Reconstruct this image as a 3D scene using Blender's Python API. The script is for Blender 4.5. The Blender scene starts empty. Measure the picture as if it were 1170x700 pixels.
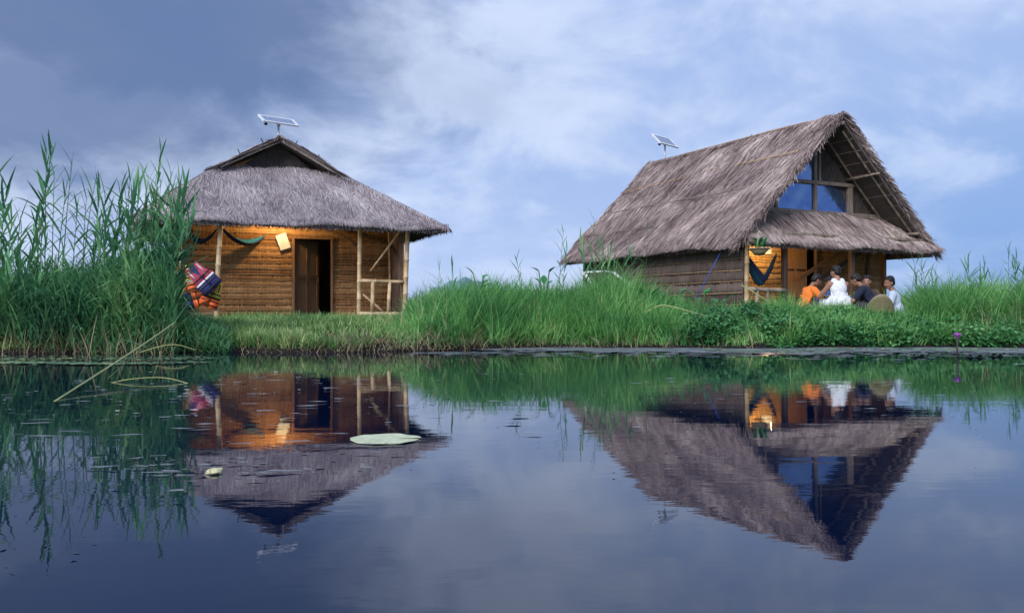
import bpy, bmesh, math, random
import numpy as np
from mathutils import Vector, Matrix, noise as mnoise

R = math.radians
random.seed(7)
rng = np.random.default_rng(11)
SC = bpy.context.scene
COL = SC.collection

# ------------------------------------------------------------------ camera, sky, sun, exposure
cam_d = bpy.data.cameras.new('camera')
cam = bpy.data.objects.new('camera', cam_d); COL.objects.link(cam)
cam_d.sensor_width = 36.0
cam_d.lens = 36.0 * 1000.0 / 1170.0
cam_d.clip_start = 0.05; cam_d.clip_end = 6000
cam.location = (0, 0, 0.60)
cam.rotation_euler = (R(90.40), 0, 0)
SC.camera = cam

SUN_EL, SUN_AZ = 34.0, 207.0          # azimuth clockwise from +Y: behind the camera, to the left
EXPOSURE = 1.20
SC.view_settings.view_transform = 'Standard'
SC.view_settings.look = 'None'
SC.view_settings.exposure = EXPOSURE
SC.view_settings.gamma = 1.0
SC.view_settings.use_curve_mapping = False
SC.cycles.use_denoising = True
SC.cycles.max_bounces = 8
SC.cycles.transparent_max_bounces = 16
SC.cycles.sample_clamp_indirect = 4.0

sun_d = bpy.data.lights.new('sun', 'SUN')
sun_d.energy = 1.5; sun_d.angle = R(35); sun_d.color = (1.0, 0.95, 0.93)
sun = bpy.data.objects.new('sun', sun_d); COL.objects.link(sun)
sdir = Vector((math.sin(R(SUN_AZ)) * math.cos(R(SUN_EL)), math.cos(R(SUN_AZ)) * math.cos(R(SUN_EL)), math.sin(R(SUN_EL))))
sun.rotation_euler = sdir.to_track_quat('Z', 'Y').to_euler()


class NT:
    """small wrapper for node trees"""
    def __init__(s, tree):
        s.t = tree; s.n = tree.nodes; s.l = tree.links
        s.n.clear()
    def add(s, typ, ins=None, **kw):
        nd = s.n.new(typ)
        for k, v in kw.items():
            setattr(nd, k, v)
        for k, v in (ins or {}).items():
            sock = nd.inputs[k]
            if isinstance(v, bpy.types.NodeSocket):
                s.l.new(v, sock)
            else:
                sock.default_value = v
        return nd
    def math(s, op, a, b=0.0, c=0.0, clamp=False):
        nd = s.add('ShaderNodeMath', {0: a, 1: b, 2: c}, operation=op, use_clamp=clamp)
        return nd.outputs[0]
    def vmath(s, op, a, b=(0, 0, 0)):
        nd = s.add('ShaderNodeVectorMath', {0: a, 1: b}, operation=op)
        return nd.outputs['Value'] if op in ('LENGTH', 'DOT_PRODUCT', 'DISTANCE') else nd.outputs[0]
    def noise(s, vec, scale, detail=4, rough=0.55, dist=0.0):
        nd = s.add('ShaderNodeTexNoise', {'Vector': vec, 'Scale': scale, 'Detail': detail, 'Roughness': rough, 'Distortion': dist})
        return nd.outputs['Fac']
    def ramp(s, fac, stops, interp='LINEAR'):
        nd = s.add('ShaderNodeValToRGB', {'Fac': fac})
        cr = nd.color_ramp; cr.interpolation = interp
        while len(cr.elements) < len(stops):
            cr.elements.new(0.5)
        for e, (p, c) in zip(cr.elements, stops):
            e.position = p; e.color = (*c, 1) if len(c) == 3 else c
        return nd.outputs['Color']
    def mix(s, fac, a, b, mode='MIX'):
        nd = s.add('ShaderNodeMix', data_type='RGBA', blend_type=mode)
        for k, v in (('Factor', fac), ('A', a), ('B', b)):
            sock = [i for i in nd.inputs if i.name == k and i.enabled][0]
            if isinstance(v, bpy.types.NodeSocket): s.l.new(v, sock)
            else: sock.default_value = v if k == 'Factor' or len(v) == 4 else (*v, 1)
        return [o for o in nd.outputs if o.enabled][0]
    def smooth(s, x, lo, hi, a=0.0, b=1.0):
        nd = s.add('ShaderNodeMapRange', {0: x, 1: lo, 2: hi, 3: a, 4: b}, interpolation_type='SMOOTHSTEP')
        return nd.outputs[0]


world = bpy.data.worlds.new('World'); SC.world = world; world.use_nodes = True
def build_world():
    k = NT(world.node_tree)
    g = 2 ** -EXPOSURE
    vec = k.add('ShaderNodeTexCoord').outputs['Generated']
    sep = k.add('ShaderNodeSeparateXYZ', {0: vec})
    sky = k.add('ShaderNodeTexSky', sky_type='NISHITA', sun_disc=False)
    sky.sun_elevation = R(SUN_EL); sky.sun_rotation = R(SUN_AZ)
    sky.air_density = 1.2; sky.dust_density = 1.5; sky.ozone_density = 3.0
    skyc = k.mix(1.0, sky.outputs[0], (0.045, 0.045, 0.045), 'MULTIPLY')
    # cloud layer seen in perspective: direction projected on a high flat layer
    zc = k.math('ADD', k.math('ABSOLUTE', sep.outputs[2]), 0.42)
    comb = k.add('ShaderNodeCombineXYZ', {0: k.math('DIVIDE', sep.outputs[0], zc), 1: k.math('DIVIDE', sep.outputs[1], zc), 2: 3.7})
    p = comb.outputs[0]
    big = k.noise(k.vmath('ADD', p, (4.3, 1.9, 0)), 1.55, 5, 0.52, 0.35)
    med = k.noise(k.vmath('ADD', p, (11.0, 6.0, 2.0)), 3.4, 8, 0.58, 0.35)
    soft = k.noise(vec, 2.6, 3, 0.5)
    # the heavy rain cloud above the left hut
    def blob(c, sx, sz, r0, r1):
        d = k.vmath('MULTIPLY', k.vmath('SUBTRACT', vec, c), (sx, 0.6, sz))
        ln = k.math('ADD', k.vmath('LENGTH', d), k.math('MULTIPLY', k.math('SUBTRACT', med, 0.5), 0.45))
        return k.smooth(ln, r0, r1, 1.0, 0.0)
    b1 = blob((-0.40, 0.88, 0.31), 0.9, 1.9, 0.12, 0.40)
    b2 = blob((-0.22, 0.90, 0.35), 1.0, 2.6, 0.02, 0.26)
    b3 = blob((-0.47, 0.85, 0.21), 0.8, 2.6, 0.10, 0.34)
    dark = k.math('MAXIMUM', k.math('MAXIMUM', b1, k.math('MULTIPLY', b2, 0.8)), k.math('MULTIPLY', b3, 0.92))
    dark = k.math('MAXIMUM', dark, k.smooth(big, 0.56, 0.72, 0.0, 0.30))
    bright = k.smooth(k.math('ADD', k.math('MULTIPLY', big, 0.5), k.math('MULTIPLY', med, 0.5)), 0.425, 0.575)
    cl = k.mix(bright, (0.475, 0.595, 0.89), (0.78, 0.85, 1.03))
    cl = k.mix(k.smooth(sep.outputs[2], 0.16, 0.0, 0.0, 0.55), cl, (0.69, 0.80, 1.05))
    cl = k.mix(k.math('MULTIPLY', dark, 0.92), cl, (0.145, 0.212, 0.390))
    # clear, deeper blue low in the north-east (right of view)
    blue = k.math('MULTIPLY', k.smooth(sep.outputs[0], 0.12, 0.50), k.smooth(sep.outputs[2], 0.30, 0.02))
    blue = k.math('MULTIPLY', blue, k.smooth(med, 0.66, 0.42, 0.55, 1.0))
    cl = k.mix(k.math('MULTIPLY', blue, 0.85), cl, (0.24, 0.43, 0.79))
    colr = k.mix(0.88, skyc, cl)
    colr = k.mix(1.0, colr, (g * 0.90, g * 0.97, g * 1.06), 'MULTIPLY')
    bg = k.add('ShaderNodeBackground', {'Color': colr, 'Strength': 1.0})
    k.add('ShaderNodeOutputWorld', {0: bg.outputs[0]})
build_world()

# ------------------------------------------------------------------ helpers
def link(o, parent=None):
    COL.objects.link(o)
    if parent is not None: o.parent = parent
    return o

def tag(o, label, cat=None, group=None, kind=None):
    o['label'] = label
    if cat: o['category'] = cat
    if group: o['group'] = group
    if kind: o['kind'] = kind
    return o

def empty(name, loc=(0, 0, 0), rz=0.0):
    o = bpy.data.objects.new(name, None); COL.objects.link(o)
    o.location = loc; o.rotation_euler = (0, 0, rz); o.empty_display_size = 0.2
    return o

def mesh_obj(name, verts, faces, mat, parent=None, smooth=False):
    me = bpy.data.meshes.new(name)
    me.from_pydata([tuple(v) for v in verts], [], faces)
    if mat: me.materials.append(mat)
    if smooth: me.polygons.foreach_set('use_smooth', [True] * len(me.polygons))
    me.update()
    return link(bpy.data.objects.new(name, me), parent)

def bm_obj(name, bm, mat, parent=None, smooth=False):
    me = bpy.data.meshes.new(name)
    bm.normal_update()
    bm.to_mesh(me); bm.free()
    if mat: me.materials.append(mat)
    if smooth: me.polygons.foreach_set('use_smooth', [True] * len(me.polygons))
    return link(bpy.data.objects.new(name, me), parent)

def box_bm(bm, cx, cy, cz, sx, sy, sz, bev=0.0, rot=None):
    m = Matrix.Translation((cx, cy, cz))
    if rot is not None: m = m @ rot.to_4x4()
    r = bmesh.ops.create_cube(bm, size=1.0, matrix=m @ Matrix.Diagonal((sx, sy, sz, 1)))
    if bev:
        es = list({e for v in r['verts'] for e in v.link_edges})
        bmesh.ops.bevel(bm, geom=es, offset=bev, segments=1, affect='EDGES')
    return r

def box(name, c, s, mat, parent=None, bev=0.006, rot=None):
    bm = bmesh.new(); box_bm(bm, *c, *s, bev=bev, rot=rot)
    return bm_obj(name, bm, mat, parent)

def tube_geo(pts, rads, sides=8, cap=True):
    pts = [Vector(p) for p in pts]
    V, F = [], []
    n = len(pts)
    up = None
    for i, p in enumerate(pts):
        t = (pts[min(i + 1, n - 1)] - pts[max(i - 1, 0)]).normalized()
        if up is None:
            up = Vector((0, 0, 1)) if abs(t.z) < 0.9 else Vector((1, 0, 0))
        x = t.cross(up).normalized(); y = x.cross(t).normalized(); up = y
        for k in range(sides):
            a = 2 * math.pi * k / sides
            V.append(p + (x * math.cos(a) + y * math.sin(a)) * rads[i])
    for i in range(n - 1):
        for k in range(sides):
            a = i * sides + k; b = i * sides + (k + 1) % sides
            F.append((a, b, b + sides, a + sides))
    if cap:
        F.append(tuple(reversed(range(sides)))); F.append(tuple(range((n - 1) * sides, n * sides)))
    return V, F

def tube(name, pts, r, mat, parent=None, sides=8):
    rads = r if isinstance(r, (list, tuple)) else [r] * len(pts)
    V, F = tube_geo(pts, rads, sides)
    return mesh_obj(name, V, F, mat, parent, smooth=True)

def bamboo(name, p0, p1, r, mat, parent=None, node=0.34, sides=8, bow=0.008):
    """a bamboo pole with swollen nodes and a slight natural bow"""
    p0 = Vector(p0); p1 = Vector(p1); d = p1 - p0; L = d.length
    side = d.cross(Vector((0.3, 0.7, 0.64))).normalized() * random.uniform(-bow, bow) * L
    pts, rr = [], []
    n = max(1, int(L / node)); off = random.uniform(0.2, 0.8) * L / n
    marks = [off + i * L / n for i in range(n)]
    ts = [(0, 1.0)]
    for m in marks:
        for dx, k in ((-0.022, 0.97), (-0.007, 1.13), (0.007, 1.13), (0.022, 0.97)):
            if 0.005 < m + dx < L - 0.005: ts.append((m + dx, k))
    ts.append((L, 0.96))
    for s, k in ts:
        u = s / L
        pts.append(p0 + d * u + side * math.sin(math.pi * u)); rr.append(r * k * (1.06 - 0.12 * u))
    V, F = tube_geo(pts, rr, sides)
    return mesh_obj(name, V, F, mat, parent, smooth=True)

def ribbon_obj(name, P, W, width, mat, tint=None, parent=None):
    """P (N,K,3) centre lines, W (N,3) or (N,K,3) width directions, width (N,K); joined in one mesh"""
    N, K, _ = P.shape
    if W.ndim == 2: W = W[:, None, :]
    off = W * (width[..., None] * 0.5)
    V = np.stack([P - off, P + off], axis=2).reshape(-1, 3).astype(np.float32)
    base = (np.arange(N) * K * 2)[:, None] + (np.arange(K - 1) * 2)[None, :]
    Fq = np.stack([base, base + 1, base + 3, base + 2], axis=-1).reshape(-1, 4).astype(np.int32)
    me = bpy.data.meshes.new(name)
    me.vertices.add(len(V)); me.vertices.foreach_set('co', V.ravel())
    me.loops.add(Fq.size); me.loops.foreach_set('vertex_index', Fq.ravel())
    me.polygons.add(len(Fq))
    me.polygons.foreach_set('loop_start', np.arange(0, Fq.size, 4, dtype=np.int32))
    me.polygons.foreach_set('use_smooth', np.ones(len(Fq), dtype=bool))
    me.update(calc_edges=True)
    a = me.attributes.new('tint', 'FLOAT', 'POINT')
    t = np.repeat((tint if tint is not None else rng.random(N)).astype(np.float32), K * 2)
    a.data.foreach_set('value', t)
    me.materials.append(mat)
    return link(bpy.data.objects.new(name, me), parent)

def blade_lines(base, L, lean, curl, phi, K=4):
    """(N,K,3) curved blade centre lines growing from base"""
    N = len(base)
    P = np.zeros((N, K, 3)); P[:, 0] = base
    d = np.stack([np.cos(phi), np.sin(phi)], -1)
    for k in range(1, K):
        th = lean + curl * ((k - 0.5) / (K - 1)) ** 1.3
        st = (L / (K - 1))[:, None]
        P[:, k, :2] = P[:, k - 1, :2] + d * (np.sin(th)[:, None] * st)
        P[:, k, 2] = P[:, k - 1, 2] + np.cos(th) * st[:, 0]
    return P

def grass_obj(name, x, y, z, h, w, mat, lean=(0.05, 0.5), curl=(0.2, 1.3), K=4, tint=None, parent=None, phi=None):
    N = len(x)
    phi = rng.uniform(0, 2 * np.pi, N) if phi is None else phi
    P = blade_lines(np.stack([x, y, z], -1), h, rng.uniform(*lean, N), rng.uniform(*curl, N), phi, K)
    psi = phi + np.pi / 2 + rng.normal(0, 0.5, N)
    W = np.stack([np.cos(psi), np.sin(psi), np.zeros(N)], -1)
    prof = np.interp(np.linspace(0, 1, K), [0, 0.35, 0.7, 1], [0.75, 1.0, 0.72, 0.06])
    wid = w[:, None] * prof[None, :]
    return ribbon_obj(name, P, W, wid, mat, tint, parent)

def sstep(x, a, b):
    t = np.clip((x - a) / (b - a), 0, 1); return t * t * (3 - 2 * t)

# ------------------------------------------------------------------ materials
MATS = {}
def material(name):
    m = bpy.data.materials.new(name); m.use_nodes = True; MATS[name] = m
    return m, NT(m.node_tree)

def finish(k, color, rough=0.8, bump=None, bump_s=0.3, bump_d=0.02, spec=0.3, metallic=0.0, **extra):
    ins = {'Base Color': color if isinstance(color, bpy.types.NodeSocket) else (*color, 1), 'Roughness': rough,
           'Specular IOR Level': spec, 'Metallic': metallic}
    ins.update(extra)
    p = k.add('ShaderNodeBsdfPrincipled', ins)
    if bump is not None:
        b = k.add('ShaderNodeBump', {'Height': bump, 'Strength': bump_s, 'Distance': bump_d})
        k.l.new(b.outputs[0], p.inputs['Normal'])
    k.add('ShaderNodeOutputMaterial', {0: p.outputs[0]})
    return p

def leaf_mat(name, stops, trans=0.3, rough=0.55, patch=0.5, spec=0.25):
    m, k = material(name)
    t = k.add('ShaderNodeAttribute', attribute_name='tint').outputs['Fac']
    pos = k.add('ShaderNodeNewGeometry').outputs['Position']
    n = k.noise(pos, 0.9, 3)
    oi = k.add('ShaderNodeObjectInfo').outputs['Random']
    f = k.math('ADD', k.math('MULTIPLY', t, 1 - patch), k.math('MULTIPLY', k.smooth(n, 0.3, 0.7), patch))
    f = k.math('ADD', f, k.math('MULTIPLY', k.math('SUBTRACT', oi, 0.5), 0.2))
    c = k.ramp(f, stops)
    p = k.add('ShaderNodeBsdfPrincipled', {'Base Color': c, 'Roughness': rough, 'Specular IOR Level': spec})
    tr = k.add('ShaderNodeBsdfTranslucent', {'Color': c})
    mx = k.add('ShaderNodeMixShader', {0: trans, 1: p.outputs[0], 2: tr.outputs[0]})
    k.add('ShaderNodeOutputMaterial', {0: mx.outputs[0]})
    return m

leaf_mat('grass', [(0.0, (0.030, 0.120, 0.050)), (0.25, (0.075, 0.245, 0.080)), (0.6, (0.150, 0.390, 0.115)), (0.88, (0.290, 0.530, 0.170)), (1.0, (0.420, 0.540, 0.260))], trans=0.35)
leaf_mat('lawn', [(0.0, (0.070, 0.170, 0.060)), (0.4, (0.160, 0.310, 0.100)), (0.75, (0.290, 0.430, 0.150)), (1.0, (0.480, 0.500, 0.260))])
leaf_mat('dry_grass', [(0.0, (0.09, 0.08, 0.045)), (0.5, (0.24, 0.21, 0.12)), (1.0, (0.42, 0.39, 0.24))], trans=0.15)
leaf_mat('reed_leaf', [(0.0, (0.028, 0.110, 0.070)), (0.35, (0.075, 0.235, 0.110)), (0.7, (0.155, 0.370, 0.150)), (0.92, (0.300, 0.500, 0.200)), (1.0, (0.450, 0.460, 0.240))], trans=0.35)
leaf_mat('reed_stem', [(0.0, (0.040, 0.080, 0.030)), (1.0, (0.150, 0.190, 0.070))], trans=0.05)
leaf_mat('herb_leaf', [(0.0, (0.020, 0.090, 0.040)), (0.4, (0.050, 0.190, 0.065)), (0.8, (0.095, 0.300, 0.095)), (1.0, (0.190, 0.400, 0.150))], trans=0.25, rough=0.4, spec=0.4)
leaf_mat('broad_leaf', [(0.0, (0.030, 0.190, 0.050)), (1.0, (0.075, 0.330, 0.085))], trans=0.3, rough=0.4)
leaf_mat('stick_stem', [(0.0, (0.30, 0.34, 0.13)), (1.0, (0.46, 0.46, 0.22))], trans=0.05)
leaf_mat('scum_leaf', [(0.0, (0.07, 0.15, 0.09)), (0.6, (0.18, 0.30, 0.17)), (1.0, (0.34, 0.38, 0.16))], trans=0.0, rough=0.35)
leaf_mat('thatch', [(0.0, (0.105, 0.080, 0.080)), (0.35, (0.250, 0.195, 0.188)), (0.7, (0.400, 0.325, 0.305)), (1.0, (0.650, 0.560, 0.510))], trans=0.0, rough=0.9, patch=0.36, spec=0.08)
leaf_mat('thatch_pale', [(0.0, (0.115, 0.098, 0.110)), (0.35, (0.235, 0.205, 0.222)), (0.7, (0.350, 0.310, 0.328)), (1.0, (0.540, 0.490, 0.490))], trans=0.0, rough=0.9, patch=0.36, spec=0.08)

def m_fibre(name, lo, hi, scale=(60, 60, 2.0), dark=0.5, rough=0.85):
    """upright reed fibres with bands of their own tone"""
    m, k = material(name)
    obj = k.add('ShaderNodeTexCoord').outputs['Object']
    fib = k.noise(k.vmath('MULTIPLY', obj, scale), 1.0, 4, 0.6)
    blot = k.noise(obj, 2.3, 4)
    oi = k.add('ShaderNodeObjectInfo').outputs['Random']
    f = k.math('ADD', k.math('MULTIPLY', fib, 0.75), k.math('MULTIPLY', blot, 0.35))
    f = k.math('ADD', f, k.math('MULTIPLY', k.math('SUBTRACT', oi, 0.5), 0.28))
    c = k.ramp(f, [(0.30, tuple(a * dark for a in lo)), (0.50, lo), (0.78, hi)])
    finish(k, c, rough, bump=fib, bump_s=0.9, bump_d=0.02, spec=0.15)
    return m
m_fibre('reed_mat', (0.255, 0.135, 0.058), (0.46, 0.285, 0.130))
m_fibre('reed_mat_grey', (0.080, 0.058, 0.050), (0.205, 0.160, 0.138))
m_fibre('reed_mat_gold', (0.36, 0.225, 0.085), (0.56, 0.38, 0.165))
m_fibre('thatch_core', (0.14, 0.115, 0.115), (0.27, 0.23, 0.225), scale=(30, 30, 6))
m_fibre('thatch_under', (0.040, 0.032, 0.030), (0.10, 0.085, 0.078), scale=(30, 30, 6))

def m_wood(name, lo, hi, rough=0.6, spec=0.3, sc=(7, 7, 7)):
    m, k = material(name)
    obj = k.add('ShaderNodeTexCoord').outputs['Object']
    n = k.noise(k.vmath('MULTIPLY', obj, sc), 1.0, 5, 0.6)
    oi = k.add('ShaderNodeObjectInfo').outputs['Random']
    f = k.math('ADD', n, k.math('MULTIPLY', k.math('SUBTRACT', oi, 0.5), 0.35))
    c = k.ramp(f, [(0.28, lo), (0.72, hi)])
    finish(k, c, rough, bump=n, bump_s=0.25, bump_d=0.01, spec=spec)
    return m
m_wood('bamboo', (0.33, 0.235, 0.13), (0.60, 0.47, 0.30), 0.5)
m_wood('bamboo_old', (0.14, 0.11, 0.085), (0.30, 0.245, 0.19), 0.65)
m_wood('bamboo_split', (0.34, 0.20, 0.10), (0.62, 0.43, 0.24), 0.6)
m_wood('timber', (0.10, 0.055, 0.030), (0.22, 0.13, 0.07), 0.6, sc=(24, 24, 3))
m_wood('timber_dark', (0.030, 0.018, 0.013), (0.075, 0.045, 0.030), 0.6, sc=(24, 24, 3))
m_wood('timber_grey', (0.15, 0.12, 0.10), (0.34, 0.28, 0.23), 0.7, sc=(20, 20, 3))
m_wood('door_panel', (0.115, 0.070, 0.038), (0.22, 0.14, 0.075), 0.65, sc=(30, 30, 3))
m_wood('ply', (0.26, 0.14, 0.055), (0.38, 0.215, 0.09), 0.55, sc=(14, 14, 2))
m_wood('cane', (0.095, 0.085, 0.045), (0.25, 0.22, 0.12), 0.6, sc=(60, 60, 60))

def m_plain(name, c, rough=0.6, spec=0.3, var=0.12, sc=9.0, metallic=0.0, bump=0.15):
    m, k = material(name)
    obj = k.add('ShaderNodeTexCoord').outputs['Object']
    n = k.noise(obj, sc, 4)
    col = k.ramp(n, [(0.3, tuple(a * (1 - var) for a in c)), (0.7, tuple(min(1, a * (1 + var)) for a in c))])
    finish(k, col, rough, bump=n, bump_s=bump, bump_d=0.01, spec=spec, metallic=metallic)
    return m
m_plain('board_cream', (0.50, 0.54, 0.58), 0.6)
m_plain('cloth_navy', (0.012, 0.018, 0.055), 0.85)
m_plain('cloth_teal', (0.010, 0.15, 0.22), 0.85)
m_plain('vest_pink', (0.50, 0.055, 0.12), 0.9)
m_plain('vest_navy', (0.020, 0.026, 0.13), 0.7)
m_plain('vest_yellow', (0.50, 0.40, 0.07), 0.7)
m_plain('vest_orange', (0.82, 0.14, 0.03), 0.6)
m_plain('vest_white', (0.75, 0.75, 0.78), 0.6)
m_plain('vest_strap', (0.02, 0.02, 0.025), 0.7)
m_plain('metal_white', (0.68, 0.70, 0.74), 0.4, metallic=0.2)
m_plain('metal_grey', (0.30, 0.33, 0.38), 0.4, metallic=0.4)
m_plain('plastic_white', (0.72, 0.72, 0.74), 0.4)
m_plain('rope_blue', (0.03, 0.09, 0.42), 0.7)
m_plain('rope_pale', (0.45, 0.42, 0.30), 0.8)
m_plain('soil', (0.040, 0.034, 0.030), 0.9, var=0.4, sc=3.0)
m_plain('skin', (0.32, 0.165, 0.105), 0.5, var=0.08)
m_plain('skin_dark', (0.235, 0.118, 0.075), 0.5, var=0.08)
m_plain('hair', (0.010, 0.009, 0.010), 0.5, sc=60, bump=0.6)
m_plain('eye_dark', (0.012, 0.010, 0.010), 0.3)
m_plain('eye_white', (0.6, 0.58, 0.55), 0.3)
m_plain('shirt_orange', (0.74, 0.20, 0.035), 0.85)
m_plain('shirt_blue', (0.035, 0.08, 0.25), 0.85)
m_plain('shirt_white', (0.66, 0.68, 0.74), 0.9, sc=22, bump=0.5)
m_plain('shirt_navy', (0.013, 0.017, 0.040), 0.85)
m_plain('shirt_grey', (0.40, 0.47, 0.58), 0.85)
m_plain('cloth_dark', (0.04, 0.04, 0.05), 0.85)
m_plain('cloth_brown', (0.06, 0.035, 0.03), 0.85)
m_plain('lily_pad', (0.50, 0.56, 0.36), 0.35, sc=26, var=0.22)
m_plain('lily_dark', (0.025, 0.045, 0.035), 0.5)
m_plain('scum_pale', (0.55, 0.52, 0.30), 0.7, sc=40)
m_plain('petal', (0.52, 0.20, 0.62), 0.5)
m_plain('petal_stem', (0.06, 0.035, 0.05), 0.6)
m_plain('mesh_tray', (0.22, 0.19, 0.10), 0.7)

m, k = material('solar_cells')
obj = k.add('ShaderNodeTexCoord').outputs['Object']
br = k.add('ShaderNodeTexBrick', {'Vector': obj, 'Color1': (0.10, 0.15, 0.25, 1), 'Color2': (0.12, 0.17, 0.28, 1), 'Mortar': (0.35, 0.4, 0.5, 1),
                                  'Scale': 1.0, 'Mortar Size': 0.006, 'Brick Width': 0.14, 'Row Height': 0.14}, offset=0.0)
finish(k, br.outputs[0], 0.16, spec=0.6)

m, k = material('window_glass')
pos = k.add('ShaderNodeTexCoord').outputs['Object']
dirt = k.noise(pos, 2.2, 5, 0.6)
finish(k, k.ramp(dirt, [(0.35, (0.105, 0.185, 0.40)), (0.7, (0.20, 0.29, 0.46))]), k.smooth(dirt, 0.4, 0.7, 0.04, 0.16), spec=0.8, metallic=0.8, bump=k.noise(pos, 1.6, 2), bump_s=0.12)  # reflected sky put into the base colour as a blue metallic tint

m, k = material('bulb_glow')
em = k.add('ShaderNodeEmission', {'Color': (1.0, 0.62, 0.25, 1), 'Strength': 3.0})
k.add('ShaderNodeOutputMaterial', {0: em.outputs[0]})

m, k = material('striped_cloth')
obj = k.add('ShaderNodeTexCoord').outputs['UV']
uv = k.add('ShaderNodeAttribute', attribute_name='tint').outputs['Fac']
c = k.ramp(uv, [(0.0, (0.012, 0.02, 0.05)), (0.40, (0.012, 0.03, 0.08)), (0.46, (0.012, 0.13, 0.24)), (0.60, (0.010, 0.05, 0.12)), (0.66, (0.012, 0.16, 0.27)), (1.0, (0.010, 0.09, 0.18))])
finish(k, c, 0.85)

m, k = material('water')
pos = k.add('ShaderNodeNewGeometry').outputs['Position']
w1 = k.noise(k.vmath('MULTIPLY', pos, (1.0, 2.4, 1.0)), 2.2, 3, 0.5)
w2 = k.noise(k.vmath('MULTIPLY', pos, (1.0, 2.0, 1.0)), 11.0, 3, 0.5)
calm = k.smooth(k.noise(k.vmath('MULTIPLY', pos, (0.35, 0.9, 1)), 1.0, 3), 0.40, 0.62, 0.35, 1.0)
h = k.math('MULTIPLY', k.math('ADD', k.math('MULTIPLY', w1, 0.8), k.math('MULTIPLY', w2, 0.2)), calm)
finish(k, (0.0015, 0.0060, 0.026), 0.008, bump=h, bump_s=0.034, bump_d=0.035, spec=0.5, IOR=1.48)

m, k = material('mud_scum')
pos = k.add('ShaderNodeNewGeometry').outputs['Position']
n = k.noise(k.vmath('MULTIPLY', pos, (1.0, 2.5, 1)), 3.0, 6, 0.65)
c = k.ramp(n, [(0.3, (0.070, 0.080, 0.100)), (0.55, (0.150, 0.165, 0.190)), (0.72, (0.20, 0.235, 0.20))])
finish(k, c, k.smooth(n, 0.35, 0.6, 0.18, 0.5), bump=n, bump_s=0.15, bump_d=0.02, spec=0.5)

m, k = material('ground')
pos = k.add('ShaderNodeNewGeometry').outputs['Position']
n = k.noise(pos, 1.4, 6, 0.65)
z = k.add('ShaderNodeSeparateXYZ', {0: pos}).outputs[2]
c = k.ramp(n, [(0.3, (0.022, 0.030, 0.016)), (0.55, (0.035, 0.060, 0.024)), (0.75, (0.075, 0.080, 0.040))])
c = k.mix(k.smooth(z, 0.20, 0.06), c, (0.020, 0.017, 0.018))
finish(k, c, 0.95, bump=n, bump_s=0.8, bump_d=0.06, spec=0.1)

m, k = material('far_hill_hazed')
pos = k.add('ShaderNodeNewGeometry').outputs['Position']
c = k.ramp(k.noise(pos, 0.05, 5), [(0.3, (0.13, 0.22, 0.27)), (0.7, (0.16, 0.26, 0.30))])  # distance haze put into the colour as a pale blue green
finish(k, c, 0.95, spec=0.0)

M = MATS

# ------------------------------------------------------------------ the setting: water, ground, hill
def shore(x):
    x = np.asarray(x, float)
    return 13.0 + 1.7 * sstep(x, -4.5, 1.5) + 0.22 * np.sin(x * 1.1 + 0.6) + 0.12 * np.sin(x * 2.7) + 0.06 * np.sin(x * 6.1 + 1)

def gz(x, y):
    x = np.asarray(x, float); y = np.asarray(y, float)
    t = y - shore(x)
    z = 0.10 * sstep(t, -0.05, 0.25) + 0.28 * sstep(t, 0.0, 3.2) + np.minimum(t, 0) * 0.30
    z += 0.025 * np.sin(x * 1.7 + y * 0.9) * sstep(t, 0.3, 1.5) * (y < 60)
    return np.maximum(z, -0.8)

def nonuni(a):
    return np.array(sorted(set(np.round(a, 3))))
xs = nonuni(np.concatenate([np.linspace(-14, 16, 241), [-1800, -900, -400, -200, -100, -60, -40, -28, -20, 20, 28, 40, 60, 100, 200, 400, 900, 1800]]))
ys = nonuni(np.concatenate([[10.5, 11.5], np.linspace(12, 20, 129), np.linspace(20.5, 40, 40), [45, 55, 70, 90, 130, 200, 350, 600, 1000, 1800]]))
X, Y = np.meshgrid(xs, ys); Z = gz(X, Y)
V = np.stack([X, Y, Z], -1).reshape(-1, 3); nx = len(xs)
F = [(j * nx + i, j * nx + i + 1, (j + 1) * nx + i + 1, (j + 1) * nx + i) for j in range(len(ys) - 1) for i in range(nx - 1)]
o = mesh_obj('ground', V, F, M['ground'], smooth=True); tag(o, 'dark boggy island ground under the grass', kind='structure')

o = mesh_obj('water', [(-900, -120, 0), (900, -120, 0), (900, 19, 0), (-900, 19, 0)], [(0, 1, 2, 3)], M['water'])
tag(o, 'still dark blue lake water mirroring the huts', kind='structure')

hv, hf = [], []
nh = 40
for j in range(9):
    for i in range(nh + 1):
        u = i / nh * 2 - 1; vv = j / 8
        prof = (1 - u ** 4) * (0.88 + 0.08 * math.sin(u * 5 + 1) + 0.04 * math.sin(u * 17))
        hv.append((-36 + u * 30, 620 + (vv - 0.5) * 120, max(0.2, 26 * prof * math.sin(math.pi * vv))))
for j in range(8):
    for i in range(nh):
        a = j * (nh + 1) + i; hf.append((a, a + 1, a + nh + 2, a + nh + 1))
o = mesh_obj('hill', hv, hf, M['far_hill_hazed'], smooth=True); tag(o, 'low hill far behind the grass, blue green with painted-in haze', kind='structure')

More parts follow.
